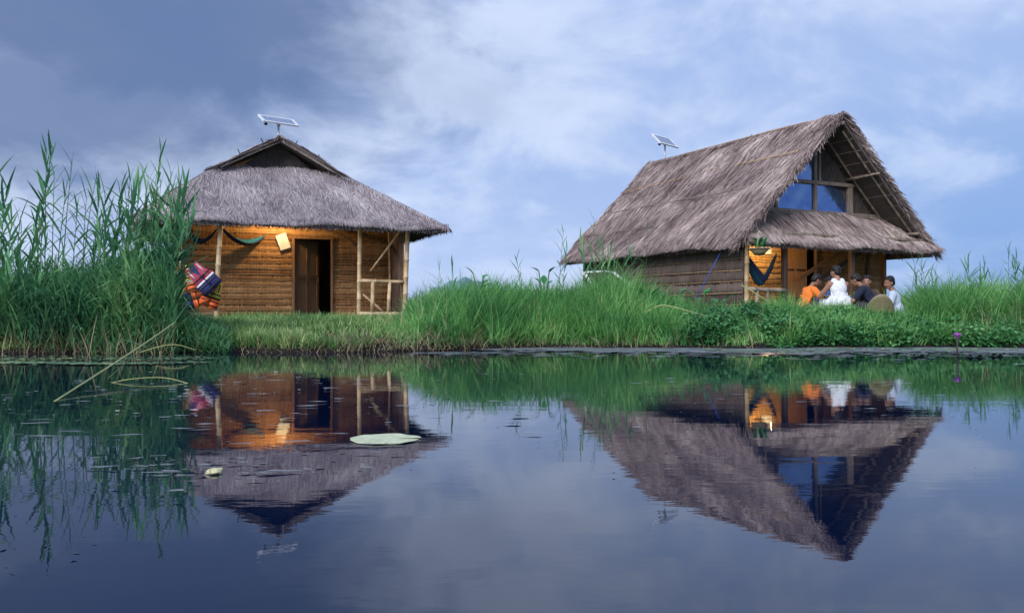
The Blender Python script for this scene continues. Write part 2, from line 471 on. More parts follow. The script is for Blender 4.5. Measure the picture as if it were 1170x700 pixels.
# wet mud and scum strip along the right shore
mx = np.linspace(-1.2, 22, 220)
front = rng.normal(0, 0.05, len(mx)) + shore(mx) - 0.3 - 1.5 * sstep(mx, -1.2, 2.5) - 0.22 * np.sin(mx * 1.9) - 0.14 * np.sin(mx * 4.3 + 2) - 0.09 * np.sin(mx * 11) - 0.05 * np.sin(mx * 23)
back = shore(mx) + 0.4
mv = [(a, b, 0.012) for a, b in zip(mx, front)] + [(a, b, 0.012) for a, b in zip(mx, back)]
n_ = len(mx)
o = mesh_obj('mud_flat', mv, [(i, i + 1, n_ + i + 1, n_ + i) for i in range(n_ - 1)], M['mud_scum'])
tag(o, 'grey wet mud strip along the right shore', kind='structure')

# ------------------------------------------------------------------ thatch helpers
def patch_point(c, s, t):
    """bilinear patch; c = (bottom-left, bottom-right, top-left, top-right); s along, t up"""
    bl, br, tl, tr = c
    s = s[:, None]; t = t[:, None]
    return (bl * (1 - s) + br * s) * (1 - t) + (tl * (1 - s) + tr * s) * t

def wob(P):
    return 0.035 * (np.sin(P[:, 0] * 1.9 + P[:, 1] * 0.8) + np.sin(P[:, 1] * 2.3 + P[:, 2] * 1.1 + 1.0) + 0.6 * np.sin(P[:, 0] * 4.7 + P[:, 1] * 3.9))

def strays(corners, n):
    P, W, wd, t = thatch_patch(corners, n, length=(0.2, 0.5), width=(0.010, 0.018), lift=0.10, jitter=0.55)
    return P, W, wd, np.where(rng.random(len(t)) < 0.5, 0.95, 0.05) * rng.uniform(0.8, 1, len(t))

def thatch_patch(corners, density, length=(0.25, 0.55), width=(0.016, 0.034), fringe=0.16, slant=0.0, lift=0.05, edge=0.0, jitter=0.11):
    c = [np.array(p, float) for p in corners]
    area = 0.5 * np.linalg.norm(np.cross(c[1] - c[0], c[2] - c[0])) + 0.5 * np.linalg.norm(np.cross(c[3] - c[1], c[3] - c[2]))
    N = int(area * density)
    wb = np.linalg.norm(c[1] - c[0]); wt = np.linalg.norm(c[3] - c[2])
    t = rng.random(N * 2)
    keep = rng.random(N * 2) < ((1 - t) * wb + t * wt) / max(wb, wt)
    t = t[keep][:N]; N = len(t)
    # courses: strands start in rows, so each row overlaps the one below it
    rows = max(3, int(np.linalg.norm(c[2] - c[0]) / 0.26))
    t = np.clip((np.floor(t * rows) + rng.normal(0.5, 0.33, N)) / rows, 0.0, 1.0)
    s = rng.uniform(-edge, 1 + edge, N)
    P0 = patch_point(c, s, t)
    down = (c[0] + c[1] - c[2] - c[3]); down /= np.linalg.norm(down)
    along = c[1] - c[0]; along /= np.linalg.norm(along)
    nrm = np.cross(along, -down); nrm /= np.linalg.norm(nrm)
    if nrm[2] < 0: nrm = -nrm
    al = np.cross(nrm, -down)
    ang = rng.normal(slant, jitter, N) + 0.10 * np.sin(P0[:, 0] * 3.1 + P0[:, 1] * 2.3 + t * 9)
    d = down[None] * np.cos(ang)[:, None] + al[None] * np.sin(ang)[:, None]
    L = rng.uniform(*length, N)
    # strands at the eave hang over by the fringe and no more
    slope_len = np.linalg.norm((c[2] + c[3] - c[0] - c[1]) / 2)
    room = t * slope_len + fringe * rng.uniform(0.35, 1.25, N)
    L = np.minimum(L, np.maximum(room, 0.06))
    P0 = P0 + nrm[None] * (wob(P0) + 0.02 + rng.random(N) * lift)[:, None]
    K = 3
    P = np.zeros((N, K, 3))
    P[:, 0] = P0
    P[:, 1] = P0 + d * (L * 0.5)[:, None] + nrm[None] * rng.normal(0.002, 0.007, N)[:, None]
    P[:, 2] = P0 + d * L[:, None] + nrm[None] * rng.normal(-0.006, 0.011, N)[:, None]
    W = np.cross(d, nrm[None]) + nrm[None] * rng.normal(0, 0.35, N)[:, None]
    W /= np.linalg.norm(W, axis=1)[:, None]
    wid = rng.uniform(*width, N)[:, None] * np.array([0.85, 1.0, 0.35])[None]
    # blotchy weathering in patches
    tint = np.clip(rng.beta(2.2, 2.2, N) + 0.10 * np.sin(P0[:, 0] * 2.1 + P0[:, 2] * 3) + 0.08 * np.sin(P0[:, 1] * 3.3), 0, 1)
    tint[rng.random(N) < 0.05] = 0.0
    return P, W, wid, tint

def thatch_join(name, patches, mat, parent):
    P = np.concatenate([p[0] for p in patches]); W = np.concatenate([p[1] for p in patches])
    wd = np.concatenate([p[2] for p in patches]); t = np.concatenate([p[3] for p in patches])
    o = ribbon_obj(name, P, W, wd, mat, t, parent); o['kind'] = 'stuff'
    return o

def slab(V, F, corners, thick, n=(14, 8)):
    """thick roof slab under the thatch; corners as in patch_point"""
    c = [np.array(p, float) for p in corners]
    a, b = n
    s, t = np.meshgrid(np.linspace(0, 1, a + 1), np.linspace(0, 1, b + 1))
    P = patch_point(c, s.ravel(), t.ravel())
    along = c[1] - c[0]; up = (c[2] + c[3] - c[0] - c[1])
    nrm = np.cross(along, up); nrm /= np.linalg.norm(nrm)
    if nrm[2] < 0: nrm = -nrm
    T = P + nrm[None] * wob(P)[:, None]; Bm = P - nrm[None] * thick
    o = len(V); m = (a + 1) * (b + 1)
    V.extend(T.tolist()); V.extend(Bm.tolist())
    for j in range(b):
        for i in range(a):
            q = o + j * (a + 1) + i
            F.append((q, q + 1, q + a + 2, q + a + 1))
            F.append((q + m, q + m + a + 1, q + m + a + 2, q + m + 1))
    for i in range(a):
        q = o + i; F.append((q + 1, q, q + m, q + m + 1))
        q = o + b * (a + 1) + i; F.append((q, q + 1, q + m + 1, q + m))
    for j in range(b):
        q = o + j * (a + 1); F.append((q, q + a + 1, q + m + a + 1, q + m))
        q = o + j * (a + 1) + a; F.append((q + a + 1, q, q + m, q + m + a + 1))

def reed_wall(parent, p0, p1, z0, z1, nin, mat, bat_mat, band=0.17, name='wall', thick=0.06, bat_every=1, seed=0, batten_r=0.0065):
    """wall from p0 to p1 (local xy). nin = unit xy direction of its visible face. Overlapping reed bands with split bamboo battens."""
    rr = random.Random(seed)
    p0 = Vector((*p0, 0)); p1 = Vector((*p1, 0)); d = p1 - p0; L = d.length; d.normalize()
    nf = Vector((*nin, 0))
    V = []
    for z in (z0, z1):
        for q, k in ((p0, 0), (p1, 0), (p1, -1), (p0, -1)):
            V.append(q + nf * (thick * k) + Vector((0, 0, z)))
    w = mesh_obj(name, V, [(0, 1, 5, 4), (1, 2, 6, 5), (2, 3, 7, 6), (3, 0, 4, 7), (4, 5, 6, 7), (3, 2, 1, 0)], mat, parent)
    nb = max(1, round((z1 - z0) / band)); bh = (z1 - z0) / nb
    for i in range(nb):
        zb = z0 + i * bh; zt = zb + bh * 1.12 if i < nb - 1 else z1
        n = max(4, int(L / 0.035))
        bv, bf = [], []
        for j in range(n + 1):
            q = p0 + d * (L * j / n)
            wv = 0.003 * math.sin(j * 0.31 + i * 1.7 + seed)
            zlo = zb - rr.uniform(0.0, 0.04) + 0.012 * math.sin(j * 0.05 + i)
            if i == 0: zlo = z0 + 0.002
            bv += [q + nf * (0.012 + wv + rr.uniform(-0.003, 0.003)) + Vector((0, 0, zlo)),
                   q + nf * (0.009 + wv + rr.uniform(-0.003, 0.003)) + Vector((0, 0, (zb + zt) / 2)),
                   q + nf * 0.005 + Vector((0, 0, zt)),
                   q + nf * 0.003 + Vector((0, 0, zlo + 0.002))]
        for j in range(n):
            a = j * 4
            bf += [(a, a + 4, a + 5, a + 1), (a + 1, a + 5, a + 6, a + 2), (a + 3, a + 7, a + 4, a)]
        mesh_obj('reed_band', bv, bf, mat, w, smooth=True)
        if i % bat_every == 0 and i > 0:
            zz = zb + bh * 0.06
            pts = [p0 + d * (L * u) + nf * 0.017 + Vector((0, 0, zz + 0.010 * math.sin(u * 7 + i * 2 + seed) + rr.uniform(-0.004, 0.004))) for u in (0.004, 0.2, 0.4, 0.6, 0.8, 0.996)]
            tube('batten', pts, [batten_r * rr.uniform(0.8, 1.25) for _ in pts], bat_mat, w, sides=5)
    return w

def hammock(name, p0, p1, sag, width, mat, twist=0.0, open_dir=(0, 0, 1), gather=0.12, vee=0.0):
    """a cloth hammock hung between two points, gathered at its ends"""
    p0 = Vector(p0); p1 = Vector(p1); d = (p1 - p0)
    hd = Vector((d.x, d.y, 0)).normalized(); side = Vector((-hd.y, hd.x, 0))
    ns, nt = 30, 12
    V, F, T = [], [], []
    for i in range(ns + 1):
        s = i / ns
        c = p0 + d * s + Vector((0, 0, -sag * ((1 - vee) * 4 * s * (1 - s) + vee * (1 - abs(2 * s - 1) ** 1.25))))
        ww = width * (gather + (1 - gather) * math.sin(math.pi * s) ** 0.7)
        for j in range(nt + 1):
            t = j / nt * 2 - 1
            a = t * 1.25 + twist
            fold = 0.018 * math.sin(t * 14 + s * 5) * (0.4 + 0.6 * math.cos(math.pi * (s - 0.5)) ** 2)
            V.append(c + side * (math.sin(a) * ww * 0.5) + Vector((0, 0, (1 - math.cos(a)) * ww * 0.5 + fold)))
            T.append(j / nt)
    for i in range(ns):
        for j in range(nt):
            a = i * (nt + 1) + j; F.append((a, a + 1, a + nt + 2, a + nt + 1))
    root = mesh_obj(name, V, F, mat, None, smooth=True)
    at = root.data.attributes.new('tint', 'FLOAT', 'POINT'); at.data.foreach_set('value', T)
    so = root.modifiers.new('thickness', 'SOLIDIFY'); so.thickness = 0.008
    return root

# ------------------------------------------------------------------ hut A (left): hipped roof with a small gable
A_LOC, A_ROT = (-5.487, 22.451, 0.0), R(22)
MA = Matrix.Translation(A_LOC) @ Matrix.Rotation(A_ROT, 4, 'Z')
def wa(a, b, z): return MA @ Vector((a, b, z))
FZ = 0.50          # floor level of both huts
hutA = empty('thatched_hut', A_LOC, A_ROT)
tag(hutA, 'square bamboo hut with hipped grey thatch roof and porch, beside the tall reeds', 'hut')

# platform: front beam, joists, floor, short stilts
box('floor', (0, 3.0, FZ - 0.03), (5.9, 6.1, 0.05), M['timber_dark'], hutA)
bamboo('floor_beam', (-2.95, -0.08, FZ - 0.035), (2.95, -0.08, FZ - 0.035), 0.035, M['bamboo'], hutA)
bamboo('floor_beam', (-2.9, -0.22, FZ - 0.15), (2.3, -0.22, FZ - 0.14), 0.030, M['metal_grey'], hutA)
for a in (-2.7, -1.6, -0.5, 0.6, 1.7, 2.7):
    bamboo('stilt', (a, 0.05, 0.1), (a, 0.05, FZ - 0.06), 0.045, M['bamboo_old'], hutA)

# walls: front wall (with the door opening), left and right side walls, back wall
WB = 1.30          # porch depth
reed_wall(hutA, (-2.75, WB), (0.03, WB), FZ, 3.35, (0, -1), M['reed_mat'], M['bamboo_split'], band=0.155, seed=1)
reed_wall(hutA, (1.12, WB), (2.70, WB), FZ, 3.35, (0, -1), M['reed_mat'], M['bamboo_split'], band=0.155, seed=2)
reed_wall(hutA, (0.03, WB), (1.12, WB), 2.66, 3.35, (0, -1), M['reed_mat'], M['bamboo_split'], band=0.155, seed=3)
reed_wall(hutA, (2.74, WB), (2.74, 0.02), FZ, 2.95, (-1, 0), M['reed_mat'], M['bamboo_split'], band=0.2, seed=4)
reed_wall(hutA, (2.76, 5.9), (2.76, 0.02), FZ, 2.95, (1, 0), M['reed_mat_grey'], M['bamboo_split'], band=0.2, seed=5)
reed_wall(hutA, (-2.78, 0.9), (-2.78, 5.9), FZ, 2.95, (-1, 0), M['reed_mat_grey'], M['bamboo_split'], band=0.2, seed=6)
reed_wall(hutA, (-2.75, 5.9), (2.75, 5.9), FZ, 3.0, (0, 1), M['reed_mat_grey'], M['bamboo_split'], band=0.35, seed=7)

# door: frame and a half-open leaf with four panels
fr = bmesh.new()
box_bm(fr, 0.055, WB - 0.035, (FZ + 2.66) / 2, 0.07, 0.09, 2.66 - FZ, 0.006)
box_bm(fr, 1.095, WB - 0.035, (FZ + 2.66) / 2, 0.06, 0.09, 2.66 - FZ, 0.006)
box_bm(fr, 0.575, WB - 0.036, 2.66 - 0.03, 1.13, 0.094, 0.07, 0.006)
bm_obj('door_frame', fr, M['timber'], hutA)
leaf_rot = Matrix.Rotation(R(38), 3, 'Z')
def leafp(x, y, z): q = leaf_rot @ Vector((x, y, 0)); return (0.10 + q.x, WB + 0.02 + q.y, z)
dl = bmesh.new()
DW, DH = 0.93, 2.06
for x in (0.04, DW / 2, DW - 0.04):
    box_bm(dl, *leafp(x, 0, FZ + 0.02 + DH / 2), 0.08 if x != DW / 2 else 0.06, 0.045, DH, 0.004, leaf_rot)
for z in (0.05, DH * 0.52, DH - 0.05):
    box_bm(dl, *leafp(DW / 2, 0.002, FZ + 0.02 + z), DW - 0.01, 0.040, 0.10, 0.004, leaf_rot)
door = bm_obj('door', dl, M['timber'], hutA)
for x in (0.25, 0.69):
    for z in (0.56, 1.56):
        box('door_panel', leafp(x, 0.012, FZ + 0.02 + z), (0.40, 0.012, 0.96), M['door_panel'], door, 0.0, leaf_rot)
box('door_handle', leafp(DW - 0.06, -0.05, FZ + 1.0), (0.025, 0.05, 0.14), M['timber_dark'], door, 0.006, leaf_rot)

# porch posts, rails, balusters and braces
bamboo('post', (2.80, -0.02, 0.30), (2.90, 0.0, 3.02), 0.065, M['bamboo'], hutA, node=0.42)
bamboo('post', (1.57, 0.0, 0.30), (1.60, 0.0, 3.05), 0.058, M['bamboo'], hutA, node=0.42)
bamboo('post', (-2.00, 0.0, 0.30), (-1.87, 0.0, 3.05), 0.060, M['bamboo'], hutA, node=0.42)
bamboo('post', (-2.80, 0.0, 0.30), (-2.78, 0.0, 3.02), 0.060, M['bamboo'], hutA, node=0.42)
bamboo('post', (2.64, 0.95, FZ), (2.60, 0.95, 3.15), 0.035, M['bamboo'], hutA)
bamboo('rail', (1.58, -0.01, 1.44), (2.84, -0.01, 1.42), 0.048, M['bamboo'], hutA, node=0.5)
bamboo('rail', (1.57, -0.03, FZ + 0.07), (2.80, -0.03, FZ + 0.07), 0.052, M['bamboo'], hutA, node=0.5)
bamboo('rail', (-2.80, 0.0, 1.50), (-1.96, 0.0, 1.50), 0.040, M['bamboo'], hutA, node=0.4)
bamboo('rail', (-2.80, 0.0, FZ + 0.06), (-1.98, 0.0, FZ + 0.06), 0.040, M['bamboo'], hutA, node=0.4)
bamboo('baluster', (1.92, -0.01, FZ + 0.08), (1.94, -0.01, 1.42), 0.056, M['bamboo'], hutA, node=0.45)
bamboo('baluster', (2.36, -0.01, FZ + 0.08), (2.40, -0.01, 1.42), 0.050, M['bamboo'], hutA, node=0.45)
bamboo('brace', (2.36, 0.55, FZ + 0.12), (1.90, 1.0, 1.10), 0.035, M['bamboo'], hutA)
bamboo('brace', (2.82, 0.02, 2.95), (2.00, 0.55, 1.72), 0.032, M['bamboo'], hutA)
bamboo('brace', (1.58, 0.1, 2.35), (0.85, 1.15, 2.98), 0.035, M['timber_dark'], hutA)
bamboo('wall_plate', (-3.3, 0.0, 2.94), (3.4, 0.0, 2.94), 0.05, M['bamboo_old'], hutA)

# roof
EZ = 2.86
eR, eF, eBk = 3.88, -0.42, 6.5
gx, gz0, gb0, gb1, gc = 1.42, 4.55, 1.85, 4.5, -0.28
front = ((-eR, eF, EZ), (eR, eF, EZ), (gc - gx, gb0, gz0 + 0.02), (gc + gx, gb0, gz0 + 0.02))
backp = ((eR, eBk, EZ), (-eR, eBk, EZ), (gc + gx, gb1, gz0), (gc - gx, gb1, gz0))
right = ((eR, eF, EZ), (eR, eBk, EZ), (gc + gx, gb0, gz0 + 0.02), (gc + gx, gb1, gz0))
left = ((-eR, eBk, EZ), (-eR, eF, EZ), (gc - gx, gb1, gz0), (gc - gx, gb0, gz0 + 0.02))
pk = 5.36; gov = 0.38
gr = ((gc + gx + 0.42, gb0 - gov, gz0 - 0.20), (gc + gx + 0.42, gb1 + 0.4, gz0 - 0.20), (gc, gb0 - gov, pk), (gc, gb1 + 0.4, pk))
gl = ((gc - gx - 0.42, gb1 + 0.4, gz0 - 0.20), (gc - gx - 0.42, gb0 - gov, gz0 - 0.20), (gc, gb1 + 0.4, pk), (gc, gb0 - gov, pk))
V, F = [], []
for c, th, n in ((front, 0.10, (20, 8)), (backp, 0.10, (14, 6)), (right, 0.10, (14, 8)), (left, 0.10, (14, 8)), (gr, 0.05, (10, 6)), (gl, 0.05, (10, 6))):
    slab(V, F, c, th, n)
roofA = mesh_obj('roof', V, F, M['thatch_core'], hutA)
pt = [thatch_patch(front, 1500, width=(0.010, 0.022), fringe=0.13, lift=0.04), thatch_patch(right, 1000, width=(0.010, 0.022), fringe=0.13, lift=0.04), thatch_patch(left, 700, width=(0.010, 0.022), fringe=0.13, lift=0.04),
      thatch_patch(backp, 250, fringe=0.2), thatch_patch(gr, 900, width=(0.010, 0.022), fringe=0.10, edge=0.015, lift=0.05), thatch_patch(gl, 900, width=(0.010, 0.022), fringe=0.10, edge=0.015, lift=0.05)]
# hip lines and ridge capped with extra strands
def hip_cap(p0, p1, n, spread=0.25):
    p0 = np.array(p0); p1 = np.array(p1); d = p1 - p0; dl_ = d / np.linalg.norm(d)
    s = rng.random(n)
    B = p0[None] + d[None] * s[:, None] + np.array([0, 0, 0.05])[None]
    sd = np.cross(dl_, [0, 0, 1.0]); sd /= np.linalg.norm(sd)
    sg = np.where(rng.random(n) < 0.5, -1, 1)
    dirv = sd[None] * (sg * rng.uniform(0.3, 1, n))[:, None] - dl_[None] * rng.uniform(0.1, 0.9, n)[:, None] + np.array([0, 0, -0.55])[None]
    dirv /= np.linalg.norm(dirv, axis=1)[:, None]
    L = rng.uniform(0.12, 0.32, n)
    P = np.stack([B, B + dirv * (L * 0.5)[:, None] + np.array([0, 0, 0.02]), B + dirv * L[:, None]], 1)
    W = np.cross(dirv, rng.normal(0, 0.3, (n, 3)) + np.array([0, 0, 1.0])); W /= np.linalg.norm(W, axis=1)[:, None]
    wd = rng.uniform(0.015, 0.03, n)[:, None] * np.array([0.8, 1, 0.4])[None]
    return P, W, wd, rng.beta(2, 2.6, n)
pt += [strays(front, 45), strays(right, 35), strays(gr, 40), strays(gl, 40)]
pt += [hip_cap((eR, eF, EZ), (gc + gx, gb0, gz0 + 0.08), 2200), hip_cap((-eR, eF, EZ), (gc - gx, gb0, gz0 + 0.08), 1800), hip_cap((gc, gb0 - gov, pk), (gc, gb1 + 0.4, pk), 2200)]
# the cut, shaggy eave: short strands hanging down all along the edge
def eave_fringe(p0, p1, n, drop=(0.05, 0.15), thick=0.12):
    p0 = np.array(p0); p1 = np.array(p1)
    s = rng.random(n); B = p0[None] + (p1 - p0)[None] * s[:, None] + rng.normal(0, 0.02, (n, 3))
    B[:, 2] += rng.uniform(-0.10, 0.05, n)
    out = np.cross((p1 - p0) / np.linalg.norm(p1 - p0), [0, 0, 1.0])
    dirv = out[None] * rng.uniform(0.05, 0.7, n)[:, None] + np.array([0, 0, -1.0])[None] + rng.normal(0, 0.12, (n, 3))
    dirv /= np.linalg.norm(dirv, axis=1)[:, None]
    L = rng.uniform(*drop, n)
    B = B - dirv * (L * 0.55)[:, None] - out[None] * rng.uniform(0, thick, n)[:, None]
    P = np.stack([B, B + dirv * (L * 0.5)[:, None], B + dirv * L[:, None]], 1)
    W = np.cross(dirv, out[None]); W /= np.linalg.norm(W, axis=1)[:, None]
    return P, W, rng.uniform(0.012, 0.028, n)[:, None] * np.array([0.9, 1, 0.4])[None], rng.beta(1.6, 3.0, n)
pt += [eave_fringe((-eR, eF, EZ), (eR, eF, EZ), 5200), eave_fringe((eR, eF, EZ), (eR, eBk, EZ), 2600), eave_fringe((-eR, eBk, EZ), (-eR, eF, EZ), 1500)]
thatch_join('thatch', pt, M['thatch_pale'], roofA)
# gablet: dark reed triangle set back, edge poles, underside
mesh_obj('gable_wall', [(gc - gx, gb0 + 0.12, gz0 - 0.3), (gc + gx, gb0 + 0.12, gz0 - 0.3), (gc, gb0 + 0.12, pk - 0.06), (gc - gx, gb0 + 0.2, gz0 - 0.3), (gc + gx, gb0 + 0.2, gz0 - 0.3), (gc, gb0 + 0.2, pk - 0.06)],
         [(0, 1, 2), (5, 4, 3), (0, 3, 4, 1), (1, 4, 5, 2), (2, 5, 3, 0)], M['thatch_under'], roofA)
for sx in (-1, 1):
    bamboo('barge_pole', (gc + sx * (gx + 0.30), gb0 - gov - 0.05, gz0 - 0.12), (gc - sx * 0.03, gb0 - gov - 0.05, pk + 0.03 * sx), 0.014, M['bamboo_old'], roofA)
    bamboo('barge_pole', (gc + sx * (gx + 0.10), gb0 - gov + 0.02, gz0 - 0.10), (gc, gb0 - gov + 0.04, pk - 0.11 + 0.02 * sx), 0.020, M['timber_grey'], roofA)
    for q, t0 in enumerate((0.30, 0.72)):
        x0 = gc + sx * gx * (1 - t0); z0_ = gz0 + (pk - gz0) * t0
        bamboo('ridge_peg', (x0, gb0 - 0.20, z0_ + 0.02), (x0 + sx * 0.09, gb0 - 0.26, z0_ + 0.18), 0.014, M['timber_dark'], roofA)
# fringe on the gable edge
bamboo('roof_batten', (0.55, 0.93, 3.87), (2.1, 0.60, 3.66), 0.013, M['bamboo_old'], roofA)
bamboo('roof_batten', (-0.6, 0.55, 3.60), (0.5, 0.50, 3.58), 0.012, M['bamboo_old'], roofA)
for a in np.linspace(-3.4, 3.4, 9):
    bamboo('rafter', (a, eF + 0.1, EZ - 0.08), (gc + a * 0.40, gb0, gz0 - 0.13), 0.03, M['bamboo_old'], roofA)

# ------------------------------------------------------------------ hut B (right): steep gable roof, pent roof over the porch
B_LOC, B_ROT = (8.69, 23.0, 0.0), math.atan2(0.453, 0.891)
MB_ = Matrix.Translation(B_LOC) @ Matrix.Rotation(B_ROT, 4, 'Z')
def wb(w, t, z): return MB_ @ Vector((w, t, z))
hutB = empty('thatched_hut', B_LOC, B_ROT)
tag(hutB, 'tall bamboo hut with steep gabled brown thatch roof and blue attic window', 'hut')
RZ, BEZ, HW, RL = 5.80, 2.30, 3.60, 8.35
box('floor', (0, 4.2, FZ - 0.04), (6.5, 8.0, 0.06), M['timber_dark'], hutB)
bamboo('floor_beam', (-3.25, 0.12, FZ - 0.04), (3.2, 0.12, FZ - 0.04), 0.04, M['bamboo'], hutB)
for a in (-3.1, -1.9, -0.6, 0.6, 1.9, 3.1):
    bamboo('stilt', (a, 0.2, 0.1), (a, 0.2, FZ - 0.07), 0.05, M['bamboo_old'], hutB)
PW = 1.45
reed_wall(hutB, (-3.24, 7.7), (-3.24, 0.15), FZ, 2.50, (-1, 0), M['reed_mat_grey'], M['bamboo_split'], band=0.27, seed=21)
reed_wall(hutB, (-3.17, 0.15), (-3.17, PW), FZ, 2.52, (1, 0), M['reed_mat_gold'], M['bamboo_split'], band=0.17, seed=22)
reed_wall(hutB, (-3.17, PW), (-0.72, PW), FZ, 2.56, (0, -1), M['reed_mat_gold'], M['bamboo_split'], band=0.15, seed=23, batten_r=0.009)
reed_wall(hutB, (0.55, PW), (3.16, PW), FZ, 2.56, (0, -1), M['reed_mat'], M['bamboo_split'], band=0.17, seed=24)
box('loft_floor', (0, 4.1, 2.66), (5.7, 7.2, 0.06), M['timber'], hutB)
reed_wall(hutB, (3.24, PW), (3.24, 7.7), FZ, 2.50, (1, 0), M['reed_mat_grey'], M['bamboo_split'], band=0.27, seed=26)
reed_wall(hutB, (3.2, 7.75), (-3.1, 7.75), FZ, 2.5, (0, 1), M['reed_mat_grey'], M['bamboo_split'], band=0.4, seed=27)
# door of hut B: light ply leaf with a middle rail, in a brown frame
fr = bmesh.new()
box_bm(fr, -0.69, PW - 0.03, (FZ + 2.60) / 2, 0.06, 0.1, 2.60 - FZ, 0.005)
box_bm(fr, 0.52, PW - 0.03, (FZ + 2.60) / 2, 0.06, 0.1, 2.60 - FZ, 0.005)
box_bm(fr, -0.085, PW - 0.032, 2.60, 1.27, 0.104, 0.06, 0.005)
bm_obj('door_frame', fr, M['timber'], hutB)
doorB = box('door', (-0.22, PW + 0.02, (FZ + 2.57) / 2), (0.87, 0.035, 2.57 - FZ), M['ply'], hutB, 0.004)
for x in (-0.43, -0.02):
    box('door_slot', (x, PW - 0.002, 1.78), (0.33, 0.012, 0.05), M['timber_dark'], doorB, 0.0)
# posts, porch beam, rail with balusters, stair to the loft
bamboo('post', (-3.22, 0.05, 0.3), (-3.20, 0.05, 2.62), 0.060, M['bamboo'], hutB, node=0.4)
box('post', (-1.98, 0.06, (0.3 + 2.55) / 2), (0.13, 0.13, 2.25), M['timber_dark'], hutB, 0.01)
box('post', (0.40, 0.06, (0.3 + 2.55) / 2), (0.13, 0.13, 2.25), M['timber_dark'], hutB, 0.01)
box('post', (1.95, 0.9, (0.3 + 2.6) / 2), (0.11, 0.11, 2.3), M['timber_dark'], hutB, 0.01)
box('post', (3.22, PW - 0.05, (0.3 + 2.6) / 2), (0.11, 0.11, 2.3), M['timber'], hutB, 0.01)
bamboo('porch_beam', (-3.3, 0.05, 2.62), (3.4, 0.05, 2.62), 0.055, M['bamboo_old'], hutB)
bamboo('rail', (-3.22, 0.03, 1.18), (-1.98, 0.03, 1.16), 0.060, M['bamboo_old'], hutB, node=0.4)
bamboo('rail', (-3.20, 0.02, FZ + 0.06), (-1.98, 0.02, FZ + 0.06), 0.05, M['bamboo_old'], hutB, node=0.4)
bamboo('baluster', (-2.93, 0.03, FZ + 0.06), (-2.92, 0.03, 1.15), 0.055, M['bamboo_old'], hutB, node=0.4)
bamboo('baluster', (-2.58, 0.03, FZ + 0.06), (-2.58, 0.03, 1.15), 0.055, M['bamboo_old'], hutB, node=0.4)
sv = Vector((1.72 + 0.30, 0, 2.55 - 1.55)); sa = math.atan2(1.00, 2.0)
box('stair_stringer', (0.72, PW - 0.18, 2.02), (2.35, 0.05, 0.11), M['timber'], hutB, 0.006, Matrix.Rotation(-sa, 3, 'Y'))
box('stair_stringer', (0.95, PW - 0.60, 1.95), (2.35, 0.05, 0.10), M['timber_dark'], hutB, 0.006, Matrix.Rotation(-sa, 3, 'Y'))

# main roof
lf = ((-HW, RL, BEZ), (-HW, 0, BEZ), (0, RL, RZ), (0, 0, RZ))
rt = ((HW, 0, BEZ), (HW, RL, BEZ), (0, 0, RZ), (0, RL, RZ))
pent = ((-3.38, -0.22, 2.34), (3.50, -0.22, 2.34), (-2.42, 0.92, 3.26), (2.62, 0.92, 3.26))
V, F = [], []
slab(V, F, lf, 0.12, (26, 14)); slab(V, F, rt, 0.12, (26, 14))
roofB = mesh_obj('roof', V, F, M['thatch_core'], hutB)
slant = -0.12
pt = [thatch_patch(lf, 1150, length=(0.30, 0.75), width=(0.012, 0.028), fringe=0.18, slant=0.10, lift=0.06, edge=0.008),
      thatch_patch(rt, 420, length=(0.30, 0.70), fringe=0.18, lift=0.06, edge=0.008),
      hip_cap((0, -0.05, RZ), (0, RL, RZ), 3500), eave_fringe((-HW, RL, BEZ), (-HW, 0, BEZ), 4200), eave_fringe((HW, 0, BEZ), (HW, RL, BEZ), 3000)]
def verge(p0, p1, n):
    """shaggy strands along a gable edge"""
    p0 = np.array(p0, float); p1 = np.array(p1, float); d = (p1 - p0) / np.linalg.norm(p1 - p0)
    s = rng.random(n); B = p0[None] + (p1 - p0)[None] * s[:, None] + rng.normal(0, 0.02, (n, 3)); B[:, 2] += rng.uniform(-0.06, 0.08, n)
    dirv = d[None] * rng.uniform(0.5, 1.2, n)[:, None] + np.array([0, -1.0, 0])[None] * rng.uniform(0.0, 0.45, n)[:, None] + rng.normal(0, 0.12, (n, 3))
    dirv /= np.linalg.norm(dirv, axis=1)[:, None]
    L = rng.uniform(0.12, 0.40, n)
    P = np.stack([B, B + dirv * (L * 0.5)[:, None], B + dirv * L[:, None]], 1)
    W = np.cross(dirv, rng.normal(0, 1, (n, 3))); W /= np.linalg.norm(W, axis=1)[:, None]
    return P, W, rng.uniform(0.012, 0.026, n)[:, None] * np.array([0.9, 1, 0.4])[None], rng.beta(1.8, 2.6, n)
pt += [strays(lf, 40)]
pt += [verge((0, 0, RZ + 0.02), (-HW, 0, BEZ), 2600), verge((0, 0, RZ + 0.02), (HW, 0, BEZ), 2600), verge((0, RL, RZ), (-HW, RL, BEZ), 1200)]
thatch_join('thatch', pt, M['thatch'], roofB)
# split bamboo sticks that hold the thatch down
def on_left(y, u, h=0.20): return (-HW * u, y, RZ + (BEZ - RZ) * u + h)
for (y0, y1, u0, u1) in ((0.35, 3.9, 0.34, 0.33), (3.0, 7.9, 0.60, 0.60), (5.0, 8.3, 0.36, 0.38), (1.3, 3.6, 0.60, 0.61), (4.2, 8.2, 0.82, 0.82), (1.0, 6.5, 0.06, 0.07)):
    bamboo('roof_batten', on_left(y0, u0), on_left(y1, u1), 0.013, M['bamboo_old'] if u0 > 0.5 else M['bamboo_split'], roofB, bow=0.012)
